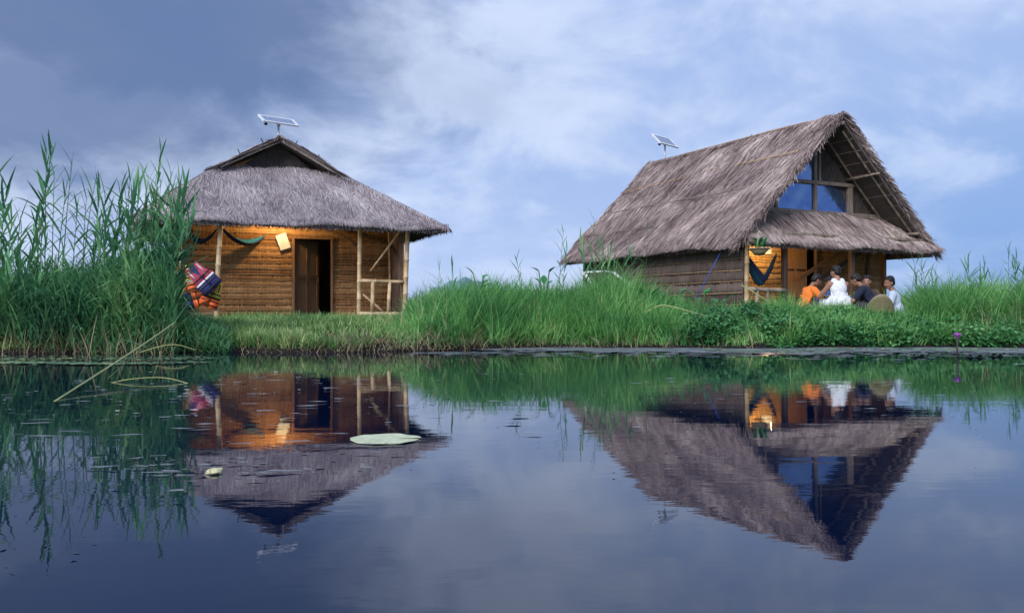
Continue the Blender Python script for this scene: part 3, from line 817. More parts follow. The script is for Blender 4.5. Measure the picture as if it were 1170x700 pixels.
# underside: dark thatch sheet, rafters and purlins seen below the right slope
V, F = [], []
ro = 0.14
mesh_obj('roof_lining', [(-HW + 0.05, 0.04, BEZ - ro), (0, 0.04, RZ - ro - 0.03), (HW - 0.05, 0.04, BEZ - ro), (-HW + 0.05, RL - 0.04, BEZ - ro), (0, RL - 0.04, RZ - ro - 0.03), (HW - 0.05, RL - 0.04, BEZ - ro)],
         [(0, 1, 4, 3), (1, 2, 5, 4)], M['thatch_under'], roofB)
def under(y, u, side=1, h=-0.20): return (side * HW * u, y, RZ + (BEZ - RZ) * u + h)
bamboo('rafter', under(0.16, 0.05), under(0.16, 0.90), 0.032, M['bamboo_old'], roofB)
bamboo('rafter', under(0.78, 0.03), under(0.82, 0.78), 0.032, M['bamboo_old'], roofB)
for u_ in (0.12, 0.20, 0.28, 0.36, 0.44, 0.52, 0.60, 0.68, 0.76, 0.84, 0.92):
    bamboo('purlin', under(0.04, u_, 1, -0.165), under(1.4, u_, 1, -0.165), 0.014, M['bamboo_old'], roofB)
    bamboo('purlin', under(0.04, u_, -1, -0.165), under(1.4, u_, -1, -0.165), 0.014, M['bamboo_old'], roofB)
bamboo('tie_pole', (1.22, 0.95, 4.30), (1.28, -0.10, 4.34), 0.034, M['timber_grey'], roofB)
bamboo('tie_pole', (2.80, 0.60, 2.80), (2.82, -0.10, 2.78), 0.045, M['timber_grey'], roofB)
bamboo('ridge_pole', (0, -0.06, RZ - 0.22), (0, RL, RZ - 0.22), 0.045, M['bamboo_old'], roofB)
# attic gable: dark wall behind, timber window frame with panes
GT = 0.92
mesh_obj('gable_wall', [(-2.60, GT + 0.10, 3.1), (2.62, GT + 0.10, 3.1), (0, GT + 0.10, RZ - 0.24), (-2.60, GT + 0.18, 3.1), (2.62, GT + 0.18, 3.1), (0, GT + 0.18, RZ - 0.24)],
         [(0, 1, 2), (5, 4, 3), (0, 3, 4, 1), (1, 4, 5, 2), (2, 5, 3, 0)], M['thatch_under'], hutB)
wf = bmesh.new()
def rz(w): return RZ + (BEZ - RZ) * abs(w) / HW - 0.30
for w, zt in ((0.0, 5.30), (-1.42, rz(1.42)), (1.36, 4.16), (1.27, 4.10)):
    box_bm(wf, w, GT + 0.03, (3.30 + zt) / 2, 0.10 if w != 1.27 else 0.06, 0.10, zt - 3.30, 0.008)
box_bm(wf, 0.17, GT + 0.035, 4.72, 0.07, 0.08, 1.10, 0.008)
box_bm(wf, -0.03, GT + 0.01, 4.14, 2.95, 0.09, 0.10, 0.008)
box_bm(wf, 0.0, GT + 0.0, 3.32, 4.9, 0.12, 0.10, 0.008)
window = bm_obj('attic_window', wf, M['timber_grey'], hutB)
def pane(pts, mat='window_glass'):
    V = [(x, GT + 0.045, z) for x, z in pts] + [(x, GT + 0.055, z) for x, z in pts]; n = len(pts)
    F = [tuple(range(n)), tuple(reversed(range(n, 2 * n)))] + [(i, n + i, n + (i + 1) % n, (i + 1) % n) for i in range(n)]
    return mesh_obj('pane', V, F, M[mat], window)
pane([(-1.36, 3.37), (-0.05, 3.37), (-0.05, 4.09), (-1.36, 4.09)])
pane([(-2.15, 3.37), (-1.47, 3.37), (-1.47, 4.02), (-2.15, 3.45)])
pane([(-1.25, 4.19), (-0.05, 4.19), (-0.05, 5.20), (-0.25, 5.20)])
# right lower pane cut to a ragged edge; dark gable wall shows past it
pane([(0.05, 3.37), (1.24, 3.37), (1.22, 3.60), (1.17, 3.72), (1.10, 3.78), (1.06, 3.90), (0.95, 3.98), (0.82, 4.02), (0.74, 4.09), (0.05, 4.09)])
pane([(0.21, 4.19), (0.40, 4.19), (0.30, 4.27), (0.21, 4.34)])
# pent roof over the porch
V, F = [], []
slab(V, F, pent, 0.07, (24, 5))
pr = mesh_obj('pent_roof', V, F, M['thatch_core'], hutB)
pt = [thatch_patch(pent, 1500, length=(0.25, 0.60), width=(0.014, 0.030), fringe=0.16, slant=-0.10, lift=0.06, edge=0.01), eave_fringe((-3.38, -0.22, 2.34), (3.50, -0.22, 2.34), 4600, (0.05, 0.16), 0.08)]
thatch_join('thatch', pt, M['thatch'], pr)
bamboo('roof_batten', (-3.0, 0.08, 2.66), (3.3, 0.06, 2.65), 0.012, M['bamboo_old'], pr)
bamboo('roof_batten', (-2.5, 0.80, 3.24), (2.6, 0.80, 3.25), 0.016, M['bamboo_old'], pr)

# ------------------------------------------------------------------ lamps
def bulb(p, top, energy, label, size=0.05):
    o = empty('hanging_bulb', p)
    V, F = [], []
    bm = bmesh.new(); bmesh.ops.create_uvsphere(bm, u_segments=12, v_segments=8, radius=0.032, matrix=Matrix.Diagonal((1, 1, 1.25, 1)))
    bm_obj('bulb_glass', bm, M['bulb_glow'], o, True)
    tube('socket', [(0, 0, 0.035), (0, 0, 0.085)], 0.016, M['vest_strap'], o)
    tube('cord', [(0, 0, 0.085), (0, 0, top - p[2])], 0.004, M['vest_strap'], o, 5)
    ld = bpy.data.lights.new('bulb_light', 'POINT'); ld.energy = energy; ld.color = (1.0, 0.61, 0.26); ld.shadow_soft_size = size
    lo = bpy.data.objects.new('bulb_light', ld); link(lo, o); lo.location = (0, 0, -0.10)
    tag(o, label, 'lamp')
bulb(tuple(wa(-0.42, 0.58, 3.14)), 3.50, 44, 'lit bulb under the eave of the square hut near its door')
bulb(tuple(wb(-1.75, 0.78, 2.52)), 2.85, 38, 'lit bulb under the porch roof of the tall hut by the hammock')

# ------------------------------------------------------------------ porch things
o = box('notice_board', tuple(wa(-0.22, WB - 0.09, 2.50)), (0.29, 0.03, 0.42), M['board_cream'], None, 0.006, Matrix.Rotation(A_ROT, 3, 'Z') @ Matrix.Rotation(R(-20), 3, 'Y'))
tag(o, 'tilted cream board hanging on the reed wall left of the door', 'board')
o = mesh_obj('notice_board', [wb(-1.52, PW - 0.07, 2.18), wb(-1.16, PW - 0.07, 2.18), wb(-1.16, PW - 0.07, 2.36), wb(-1.22, PW - 0.07, 2.46), wb(-1.34, PW - 0.07, 2.51), wb(-1.46, PW - 0.07, 2.46), wb(-1.52, PW - 0.07, 2.36)],
             [(0, 1, 2, 3, 4, 5, 6)], M['board_cream']); so = o.modifiers.new('t', 'SOLIDIFY'); so.thickness = 0.02
tag(o, 'small round-topped cream board on the golden wall of the tall hut', 'board')

h1 = hammock('hammock', wa(-1.93, 0.08, 2.80), wa(-0.70, WB - 0.08, 2.62), 0.36, 0.30, M['striped_cloth'], 0.5)
tag(h1, 'teal and navy hammock slung from the bamboo post to the lit wall', 'hammock')
h2 = hammock('hammock', wa(-2.76, 0.5, 2.72), wa(-1.96, 0.08, 2.70), 0.38, 0.26, M['cloth_navy'], 0.3)
tag(h2, 'dark navy hammock slung left of the bamboo post in shadow', 'hammock')
h3 = hammock('hammock', wb(-3.10, 0.35, 2.15), wb(-2.02, 0.30, 2.10), 0.85, 0.40, M['striped_cloth'], -0.6, gather=0.14, vee=0.75)
tag(h3, 'blue and black hammock hanging over the porch rail of the tall hut', 'hammock')

# life jackets: padded panels with straps and buckles
def life_jacket(loc, rot, main, lower, trim, label, scale=1.0):
    root = empty('life_jacket', loc); root.rotation_euler = rot; root.scale = (scale, scale * 0.7, scale)
    def pad(name, c, s, mat, bev=0.035):
        bm = bmesh.new(); r = bmesh.ops.create_cube(bm, size=1.0, matrix=Matrix.Translation(c) @ Matrix.Diagonal((*s, 1)))
        bmesh.ops.bevel(bm, geom=bm.edges[:], offset=bev, segments=2, affect='EDGES')
        return bm_obj(name, bm, mat, root, True)
    def cut(name, poly, y0, y1, mat, bev=0.018):
        """a padded panel cut to an outline (x, z)"""
        bm = bmesh.new()
        f0 = bm.faces.new([bm.verts.new((x, y0, z)) for x, z in poly])
        e = bmesh.ops.extrude_face_region(bm, geom=[f0])
        for g_ in e['geom']:
            if isinstance(g_, bmesh.types.BMVert): g_.co.y = y1
        bmesh.ops.recalc_face_normals(bm, faces=bm.faces[:])
        bmesh.ops.bevel(bm, geom=bm.edges[:], offset=bev, segments=2, affect='EDGES', clamp_overlap=True)
        return bm_obj(name, bm, mat, root, True)
    up_ = [(0.012, -0.06), (0.235, -0.06), (0.235, 0.03), (0.178, 0.12), (0.165, 0.36), (0.078, 0.36), (0.055, 0.20), (0.012, 0.13)]
    lo_ = [(0.012, -0.30), (0.235, -0.30), (0.235, -0.068), (0.012, -0.068)]
    for sx in (-1, 1):
        cut('front_panel', [(sx * x, z) for x, z in up_], -0.085, -0.020, main)
        cut('lower_panel', [(sx * x, z) for x, z in lo_], -0.085, -0.018, lower)
        pad('shoulder', (sx * 0.122, 0.01, 0.365), (0.088, 0.12, 0.035), main, 0.012)
        pad('stripe', (sx * 0.124, -0.086, -0.045), (0.222, 0.010, 0.045), trim, 0.003)
        pad('stripe', (sx * 0.124, -0.052, 0.22), (0.030, 0.074, 0.20), trim, 0.004)
        pad('buckle', (sx * 0.03, -0.100, 0.06), (0.05, 0.02, 0.04), M['vest_strap'], 0.005)
    cut('back_panel', [(-0.235, -0.30), (0.235, -0.30), (0.235, 0.03), (0.175, 0.12), (0.165, 0.36), (0.06, 0.36), (-0.06, 0.36), (-0.165, 0.36), (-0.175, 0.12), (-0.235, 0.03)], 0.03, 0.085, lower)
    for z_ in (0.06, -0.13, -0.24): pad('strap', (0, -0.092, z_), (0.45, 0.010, 0.030), M['vest_strap'], 0.003)
    tag(root, label, 'life jacket', 'life jackets piled on the porch rail')
    return root
def rA(x, y, z): return (Matrix.Rotation(A_ROT + z, 3, 'Z') @ Matrix.Rotation(y, 3, 'Y') @ Matrix.Rotation(x, 3, 'X')).to_euler()
life_jacket(wa(-2.30, -0.24, 1.42), rA(R(-10), R(-46), R(6)), M['vest_pink'], M['vest_navy'], M['vest_white'], 'pink and navy life jacket with white stripes, topmost of the pile', 1.15)
life_jacket(wa(-2.72, -0.14, 1.36), rA(R(-8), R(-14), R(-10)), M['vest_yellow'], M['vest_orange'], M['vest_white'], 'yellow and orange life jacket at the left of the pile')
life_jacket(wa(-2.12, -0.10, 1.02), rA(R(4), R(18), R(12)), M['vest_yellow'], M['vest_orange'], M['vest_strap'], 'yellow life jacket with orange hem, against the bamboo post')
life_jacket(wa(-2.50, -0.18, 0.92), rA(R(-6), R(74), R(4)), M['vest_orange'], M['vest_navy'], M['vest_orange'], 'orange and navy life jacket lying lowest in the pile', 0.85)

# solar street lights on both ridges
def solar(loc, base_z, head_z, size, rot, label):
    o = empty('solar_light', (loc[0], loc[1], base_z))
    h = head_z - base_z
    tube('pole', [(0, 0, -0.15), (0, 0, h)], 0.030, M['metal_white'], o)
    tube('bracket', [(0, 0, h - 0.12), (0, 0, h)], 0.055, M['metal_white'], o)
    rm = Matrix.Rotation(rot[2], 3, 'Z') @ Matrix.Rotation(rot[1], 3, 'Y') @ Matrix.Rotation(rot[0], 3, 'X')
    w, d = size
    bm = bmesh.new()
    c = Vector((0, 0, h + 0.03))
    for cx, cy, sx, sy in ((0, -d / 2, w + 0.06, 0.06), (0, d / 2, w + 0.06, 0.06), (-w / 2, 0, 0.06, d - 0.062), (w / 2, 0, 0.06, d - 0.062)):
        q = c + rm @ Vector((cx, cy, 0)); box_bm(bm, *q, sx, sy, 0.05, 0.004, rm)
    fr = bm_obj('panel_frame', bm, M['metal_white'], o)
    q = c + rm @ Vector((0, 0, 0.004))
    pn = mesh_obj('solar_panel', [(-w / 2, -d / 2, -0.01), (w / 2, -d / 2, -0.01), (w / 2, d / 2, -0.01), (-w / 2, d / 2, -0.01), (-w / 2, -d / 2, 0.012), (w / 2, -d / 2, 0.012), (w / 2, d / 2, 0.012), (-w / 2, d / 2, 0.012)],
                  [(3, 2, 1, 0), (4, 5, 6, 7), (0, 1, 5, 4), (1, 2, 6, 5), (2, 3, 7, 6), (3, 0, 4, 7)], M['solar_cells'], o)
    pn.location = q; pn.rotation_euler = rm.to_euler()
    q = c + rm @ Vector((-w / 2 + 0.10, -d / 2 + 0.1, -0.10))
    bm = bmesh.new(); bmesh.ops.create_uvsphere(bm, u_segments=10, v_segments=7, radius=0.05, matrix=Matrix.Translation(q) @ Matrix.Diagonal((1, 1, 0.8, 1)))
    bm_obj('lamp_head', bm, M['vest_strap'], o, True)
    tag(o, label, 'solar light', 'solar lights on the ridges')
pA = wa(-0.24, 2.1, 0)
solar(pA, 5.25, 5.90, (0.96, 0.50), (R(28), R(1.5), R(34)), 'larger solar panel on a white pole above the square hut')
pB = wb(0.0, 7.66, 0)
solar(pB, 5.72, 6.42, (0.84, 0.54), (R(41), R(4), R(37)), 'smaller solar panel on a thin pole at the rear of the long ridge')

# hanging basket plant at the corner of hut B
hb = empty('hanging_plant', wb(-3.24, -0.40, 2.14))
bm = bmesh.new()
bmesh.ops.create_cone(bm, cap_ends=True, segments=16, radius1=0.10, radius2=0.25, depth=0.16, matrix=Matrix.Translation((0, 0, -0.08)))
bm_obj('basket', bm, M['cane'], hb, True)
tube('rim', [(0.25 * math.cos(a), 0.25 * math.sin(a), 0.0) for a in np.linspace(0, 2 * math.pi, 17)], 0.018, M['bamboo_old'], hb, 6)
for i in range(3):
    a = i * 2.1; tube('string', [(0.24 * math.cos(a), 0.24 * math.sin(a), 0), (0, 0, 0.45)], 0.005, M['rope_pale'], hb, 5)
lv = [(0, 0, 0), (0.035, 0.10, 0.02), (-0.035, 0.10, 0.02), (0.03, 0.20, 0.0), (-0.03, 0.20, 0.0), (0, 0.28, -0.05)]
lfm = bpy.data.meshes.new('leaf'); lfm.from_pydata(lv, [], [(0, 1, 2), (1, 3, 4, 2), (3, 5, 4)]); lfm.materials.append(M['broad_leaf'])
for i in range(22):
    lo = bpy.data.objects.new('leaf', lfm); link(lo, hb); a = i * 2.4
    lo.location = (0.14 * math.cos(a) * random.random(), 0.14 * math.sin(a) * random.random(), 0.01 + 0.05 * random.random())
    lo.rotation_euler = (R(random.uniform(5, 70)), 0, a); s = random.uniform(0.7, 1.3); lo.scale = (s, s, s)
tag(hb, 'leafy plant in a shallow hanging basket at the corner of the porch', 'plant')

o = tube('guy_rope', [tuple(wb(-3.42, 0.55, 2.42)), tuple(wb(-3.75, 0.9, 1.5)), tuple(wb(-4.05, 1.25, 0.62))], 0.010, M['rope_blue'], None, 6)
tag(o, 'straight blue rope from the eave down to the grass', 'rope')

# white pipe frame half sunk in the grass behind
o = empty('pipe_frame', (1.60, 19.0, 0.35))
tube('bar', [(-0.04, 0, 1.12), (0.06, 0, 0.98), (0.20, 0.02, 0.55), (0.26, 0.02, 0.0)], 0.035, M['plastic_white'], o)
tube('bar', [(-0.04, 0, 1.12), (0.45, 0.15, 1.15), (0.62, 0.2, 1.13)], 0.022, M['plastic_white'], o)
tube('bar', [(0.62, 0.2, 1.13), (0.88, 0.1, 0.92), (1.12, 0.0, 0.72), (1.18, 0, 0.0)], 0.030, M['plastic_white'], o)
tube('cross_bar', [(-0.30, 0.0, 0.62), (0.25, 0.02, 0.60), (1.15, 0.02, 0.62)], 0.022, M['metal_grey'], o)
tag(o, 'white bent pipe frame half hidden in the tall grass', 'frame')

# ------------------------------------------------------------------ people
def capsule_bm(bm, p0, r0, p1, r1, seg=12, ring=5):
    p0 = Vector(p0); p1 = Vector(p1); d = p1 - p0
    L = d.length
    q = d.to_track_quat('Z', 'Y').to_matrix() if L > 1e-6 else Matrix.Identity(3)
    prof = []
    for i in range(ring + 1):
        a = -math.pi / 2 + (math.pi / 2) * i / ring; prof.append((r0 * math.cos(a), r0 * math.sin(a)))
    for i in range(ring + 1):
        a = (math.pi / 2) * i / ring; prof.append((r1 * math.cos(a), L + r1 * math.sin(a)))
    rows = []
    for i, (r, z) in enumerate(prof):
        if i in (0, len(prof) - 1):
            rows.append([bm.verts.new(p0 + q @ Vector((0, 0, z)))])
        else:
            rows.append([bm.verts.new(p0 + q @ Vector((r * math.cos(2 * math.pi * k / seg), r * math.sin(2 * math.pi * k / seg), z))) for k in range(seg)])
    for a, b in zip(rows[:-1], rows[1:]):
        for k in range(seg):
            k2 = (k + 1) % seg
            if len(a) == 1: bm.faces.new((a[0], b[k2], b[k]))
            elif len(b) == 1: bm.faces.new((a[k], a[k2], b[0]))
            else: bm.faces.new((a[k], a[k2], b[k2], b[k]))

def ell_bm(bm, c, s, rot=None, seg=16):
    m = Matrix.Translation(c)
    if rot is not None: m = m @ rot.to_4x4()
    bmesh.ops.create_uvsphere(bm, u_segments=seg, v_segments=seg * 2 // 3, radius=1.0, matrix=m @ Matrix.Diagonal((*s, 1)))

def remeshed(name, bm, mat, parent, voxel=0.012, smooth=3):
    """union of overlapping closed pieces turned into one continuous surface"""
    o = bm_obj(name, bm, mat, parent, True)
    r = o.modifiers.new('r', 'REMESH'); r.mode = 'VOXEL'; r.voxel_size = voxel; r.use_smooth_shade = True
    s = o.modifiers.new('s', 'SMOOTH'); s.factor = 0.5; s.iterations = smooth
    dg = bpy.context.evaluated_depsgraph_get()
    me = bpy.data.meshes.new_from_object(o.evaluated_get(dg))
    old = o.data; o.modifiers.clear(); o.data = me; bpy.data.meshes.remove(old)
    me.polygons.foreach_set('use_smooth', [True] * len(me.polygons))
    if not me.materials: me.materials.append(mat)
    return o

def hand(bm, wrist, d, palm_n, curl=0.6):
    d = Vector(d).normalized(); n = Vector(palm_n).normalized(); n = (n - d * n.dot(d)).normalized(); s = d.cross(n)
    w = Vector(wrist); pc = w + d * 0.055
    rot = Matrix((s, d, n)).transposed()
    ell_bm(bm, pc, (0.042, 0.055, 0.018), rot, 12)
    for i, (o_, L) in enumerate(((-0.030, 0.062), (-0.010, 0.075), (0.010, 0.072), (0.028, 0.056))):
        b = pc + d * 0.045 + s * o_
        m = b + (d * math.cos(curl) + n * math.sin(curl)) * L * 0.55
        e = m + (d * math.cos(curl * 2.2) + n * math.sin(curl * 2.2)) * L * 0.5
        capsule_bm(bm, b, 0.0095, m, 0.009, 8, 3); capsule_bm(bm, m, 0.009, e, 0.0075, 8, 3)
    b = w + d * 0.025 - s * 0.030
    m = b - s * 0.03 + d * 0.03 + n * 0.015; e = m + d * 0.03 + n * 0.015
    capsule_bm(bm, b, 0.012, m, 0.011, 8, 3); capsule_bm(bm, m, 0.0105, e, 0.009, 8, 3)

def person(loc, heading, label, shirt, skin='skin', seat=0.30, lean=0.25, side=0.0, head_yaw=0.0, head_pitch=0.2, arms=None, knees=0.0,
           sleeve='short', trousers='cloth_dark', wrap=False, moustache=False, hairtop=0.0, scale=1.0):
    """seated figure, facing local +Y; z = 0 is the ground"""
    root = empty('person', loc, heading); root.scale = (scale,) * 3
    tag(root, label, 'person', 'people sitting in a circle on the grass')
    pel = Vector((0, 0, seat + 0.11))
    up = Vector((math.sin(side), math.sin(lean), math.cos(lean) * math.cos(side))).normalized()
    fw = Vector((0, 1, 0)); fw = (fw - up * fw.dot(up)).normalized(); rt_ = fw.cross(up)
    waist = pel + up * 0.17; chest = pel + up * 0.36 + fw * 0.01; neck0 = pel + up * 0.505; neck1 = pel + up * 0.60 + fw * 0.025
    hy = Matrix.Rotation(head_yaw, 3, 'Z'); hf = hy @ (fw * math.cos(head_pitch) - up * math.sin(head_pitch)); hu = hy @ (up * math.cos(head_pitch) + fw * math.sin(head_pitch))
    # keep the head from following the whole lean of the trunk
    hu = (hu * 0.6 + Vector((0, 0, 0.4)) * 1.0 + hf * 0.0).normalized(); hf = (hf - hu * hf.dot(hu)).normalized(); hr = hf.cross(hu)
    HR = Matrix((hr, hf, hu)).transposed()
    hc = neck1 + hu * 0.095 + hf * 0.02
    def H(x, y, z): return hc + HR @ Vector((x, y, z))
    sh = [chest + up * 0.085 + rt_ * (s * 0.168) for s in (-1, 1)]
    hip = [pel + rt_ * (s * 0.095) - up * 0.02 for s in (-1, 1)]
    knee = [pel + Vector((s * (0.17 + knees), 0.40 - max(0, 0.25 - seat) * 0.5, 0.04 + max(0, 0.28 - seat) * 0.9)) for s in (-1, 1)]
    foot = [Vector((s * (0.13 + knees * 0.6), 0.40 + (0.02 if seat > 0.2 else 0.06), 0.07)) for s in (-1, 1)]
    if arms is None: arms = [((-0.30, 0.20, -0.16), (-0.10, 0.42, -0.14)), ((0.30, 0.20, -0.16), (0.10, 0.42, -0.14))]
    elb = [chest + Vector(a[0]) for a in arms]; wri = [chest + Vector(a[1]) for a in arms]
    b = bmesh.new()
    ell_bm(b, pel, (0.165, 0.125, 0.12)); ell_bm(b, waist, (0.145, 0.10, 0.14), Matrix((rt_, fw, up)).transposed())
    ell_bm(b, chest, (0.165, 0.105, 0.185), Matrix((rt_, fw, up)).transposed())
    [capsule_bm(b, sh[i], 0.056, neck0 - up * 0.045, 0.050) for i in (0, 1)]; capsule_bm(b, chest + up * 0.12, 0.085, neck0, 0.055)
    capsule_bm(b, neck0 - up * 0.03, 0.056, neck1, 0.050)
    for i in (0, 1):
        capsule_bm(b, sh[i], 0.058, elb[i], 0.042); capsule_bm(b, elb[i], 0.041, wri[i], 0.027)
        hand(b, wri[i], wri[i] - elb[i], Vector((0, 0.2, -1)), 0.5)
        capsule_bm(b, hip[i], 0.092, knee[i], 0.062); capsule_bm(b, knee[i], 0.060, foot[i], 0.040)
        capsule_bm(b, foot[i] + Vector((0, -0.03, -0.03)), 0.040, foot[i] + Vector((0, 0.15, -0.04)), 0.030)
    # head: cranium, face, jaw, nose, ears, brow, lips
    ell_bm(b, H(0, -0.012, 0.035), (0.076, 0.094, 0.085), HR); ell_bm(b, H(0, 0.022, -0.028), (0.062, 0.070, 0.085), HR)
    ell_bm(b, H(0, 0.050, -0.085), (0.036, 0.032, 0.028), HR)
    capsule_bm(b, H(0, 0.088, 0.008), 0.010, H(0, 0.106, -0.030), 0.016, 10, 3)
    ell_bm(b, H(0, 0.086, -0.062), (0.024, 0.012, 0.010), HR, 10)
    capsule_bm(b, H(-0.035, 0.078, 0.022), 0.011, H(0.035, 0.078, 0.022), 0.011, 10, 3)
    for s in (-1, 1): ell_bm(b, H(s * 0.078, -0.005, -0.012), (0.012, 0.020, 0.032), HR, 10)
    body = remeshed('body', b, M[skin], root, 0.0085, 2)
    for s in (-1, 1):
        bm = bmesh.new(); ell_bm(bm, H(s * 0.030, 0.081, 0.004), (0.014, 0.008, 0.007), HR, 10); e_ = bm_obj('eye', bm, M['eye_white'], root, True)
        bm = bmesh.new(); ell_bm(bm, H(s * 0.030, 0.0875, 0.004), (0.006, 0.003, 0.006), HR, 8); bm_obj('pupil', bm, M['eye_dark'], e_, True)
        bm = bmesh.new(); capsule_bm(bm, H(s * 0.014, 0.090, 0.024), 0.004, H(s * 0.050, 0.076, 0.024), 0.003, 8, 2); bm_obj('eyebrow', bm, M['hair'], root, True)
    if moustache:
        bm = bmesh.new(); capsule_bm(bm, H(-0.030, 0.088, -0.052), 0.006, H(0, 0.100, -0.046), 0.008, 8, 2); capsule_bm(bm, H(0, 0.100, -0.046), 0.008, H(0.030, 0.088, -0.052), 0.006, 8, 2)
        bm_obj('moustache', bm, M['hair'], root, True)
    # hair: a cap with uneven tufts
    bm = bmesh.new()
    ell_bm(bm, H(0, -0.026, 0.052), (0.086, 0.098, 0.086 + hairtop * 0.5), HR)
    ell_bm(bm, H(0, -0.055, 0.000), (0.078, 0.062, 0.075), HR)
    rr = random.Random(hash(label) % 1000 if False else len(label))
    for i in range(26):
        a = rr.uniform(0, 2 * math.pi); q = Vector((math.cos(a) * 0.060, math.sin(a) * 0.068 - 0.02, 0.095 + hairtop * 0.6 + rr.uniform(-0.02, 0.012)))
        capsule_bm(bm, H(*q), 0.018, H(q.x * 1.25, q.y * 1.2 + 0.01, q.z - 0.012 + rr.uniform(0, 0.03)), 0.009, 8, 2)
    remeshed('hair', bm, M['hair'], root, 0.010, 1)
    # shirt, trousers
    g = 0.014
    bm = bmesh.new()
    BR = Matrix((rt_, fw, up)).transposed()
    ell_bm(bm, pel + up * 0.03, (0.165 + g, 0.125 + g, 0.12), BR); ell_bm(bm, waist, (0.150 + g, 0.108 + g, 0.15), BR); ell_bm(bm, chest, (0.165 + g, 0.105 + g, 0.180), BR)
    if sleeve == 'none':
        for s in (-1, 1): capsule_bm(bm, chest + up * 0.02 + rt_ * (s * 0.095), 0.060 + g, chest + up * 0.150 + rt_ * (s * 0.082), 0.050 + g)
    else:
        [capsule_bm(bm, sh[i], 0.056 + g, neck0 - up * 0.062, 0.050 + g) for i in (0, 1)]; capsule_bm(bm, chest + up * 0.10, 0.085 + g, neck0 - up * 0.05, 0.062 + g)
        k_ = {'short': 0.72, 'long': 1.0}[sleeve]
        for i in (0, 1):
            capsule_bm(bm, sh[i], 0.062 + g, sh[i] + (elb[i] - sh[i]) * k_, 0.052 + g)
            if sleeve == 'long': capsule_bm(bm, elb[i], 0.045 + g, elb[i] + (wri[i] - elb[i]) * 0.92, 0.032 + g * 0.7)
    for i in range(9):                                   # loose folds
        a = rr.uniform(0, 2 * math.pi); c = waist + (rt_ * math.cos(a) * 0.145 + fw * math.sin(a) * 0.10)
        capsule_bm(bm, c + up * rr.uniform(-0.08, 0.02), 0.022, c + up * rr.uniform(0.05, 0.16) + rt_ * rr.uniform(-0.05, 0.05), 0.016, 8, 3)
    remeshed('shirt', bm, M[shirt], root, 0.011, 2)
    bm = bmesh.new()
    ell_bm(bm, pel - up * 0.01, (0.178, 0.138, 0.118))
    for i in (0, 1):
        capsule_bm(bm, hip[i], 0.104, knee[i], 0.076); capsule_bm(bm, knee[i], 0.074, knee[i] + (foot[i] - knee[i]) * 0.85, 0.056)
    remeshed('trousers', bm, M[trousers], root, 0.013, 2)
    if wrap:
        # white shirt or cloth knotted round the waist, spreading in folds over the hips
        Vv, Ff = [], []
        n, mrows = 72, 9
        for j in range(mrows):
            v_ = j / (mrows - 1)
            for i in range(n):
                a = 2 * math.pi * i / n
                fold = 1 + (0.03 + 0.22 * v_) * mnoise.noise((math.cos(a) * 2.6, math.sin(a) * 2.6, v_ * 1.1)) + (0.02 + 0.08 * v_) * mnoise.noise((math.cos(a) * 7, math.sin(a) * 7, v_ * 2.5 + 4)) 
                rx = (0.182 + 0.080 * math.sin(v_ * 2.2)) * fold; ry = (0.142 + 0.09 * math.sin(v_ * 2.2)) * fold
                Vv.append(waist + Vector((math.cos(a) * rx, math.sin(a) * ry, 0.04 - (seat - 0.02) * v_ * 0.98)))
        for j in range(mrows - 1):
            for i in range(n):
                a = j * n + i; b_ = j * n + (i + 1) % n; Ff.append((a, b_, b_ + n, a + n))
        w_ = mesh_obj('waist_cloth', Vv, Ff, M['shirt_white'], root, True)
        so = w_.modifiers.new('t', 'SOLIDIFY'); so.thickness = 0.006
    return root

def stool(x, y, h, label):
    z = float(gz(x, y)); o = empty('stool', (x, y, z))
    bm = bmesh.new(); bmesh.ops.create_cone(bm, cap_ends=True, segments=18, radius1=0.17, radius2=0.17, depth=0.04, matrix=Matrix.Translation((0, 0, h - 0.02)))
    bm_obj('seat', bm, M['cane'], o)
    for i in range(4):
        a = i * math.pi / 2 + 0.4; tube('leg', [(0.15 * math.cos(a), 0.15 * math.sin(a), -0.03), (0.12 * math.cos(a), 0.12 * math.sin(a), max(0.01, h - 0.04))], 0.018, M['bamboo_old'], o, 6)
    tag(o, label, 'stool', 'low stools under the people')

def seat_person(px_, d, h, **kw):
    x = (px_ - 585) / 1000.0 * d; z = float(gz(x, d))
    return person((x, d, z), seat=h, **kw), x, d
# heading: 0 faces away from the camera (+Y); -90 deg faces right (+X)
SH = 0.23
p, x, y = seat_person(960, 17.55, SH, heading=R(8), label='person in white tank top with white cloth round the waist, back to camera', shirt='shirt_white', sleeve='none', wrap=True, lean=0.16, head_pitch=0.15, skin='skin', hairtop=0.02, trousers='shirt_white', head_yaw=R(25))
stool(x, y, SH - 0.01, 'low cane stool under the person in the white tank top')
p, x, y = seat_person(916, 18.3, SH - 0.08, heading=R(-80), label='person in orange T-shirt looking down, leftmost of the group', shirt='shirt_orange', skin='skin_dark', lean=0.42, head_pitch=0.55, trousers='cloth_dark')
stool(x, y, SH - 0.09, 'low cane stool under the person in the orange T-shirt')
p, x, y = seat_person(946, 19.2, SH - 0.12, heading=R(168), label='person in blue shirt mostly hidden behind the one in white', shirt='shirt_blue', skin='skin_dark', lean=0.30, head_pitch=0.2)
stool(x, y, SH - 0.13, 'low cane stool under the person in the blue shirt')
p, x, y = seat_person(1002, 17.4, SH, heading=R(58), label='person in dark navy shirt leaning forward over the circle', shirt='shirt_navy', skin='skin_dark', lean=0.55, head_pitch=0.45, sleeve='short', trousers='cloth_dark')
navy = (x, y)
p, x, y = seat_person(992, 18.9, SH - 0.10, heading=R(150), label='person whose face shows between the navy shirt and the doorway', shirt='cloth_brown', skin='skin', lean=0.22, head_pitch=0.1)
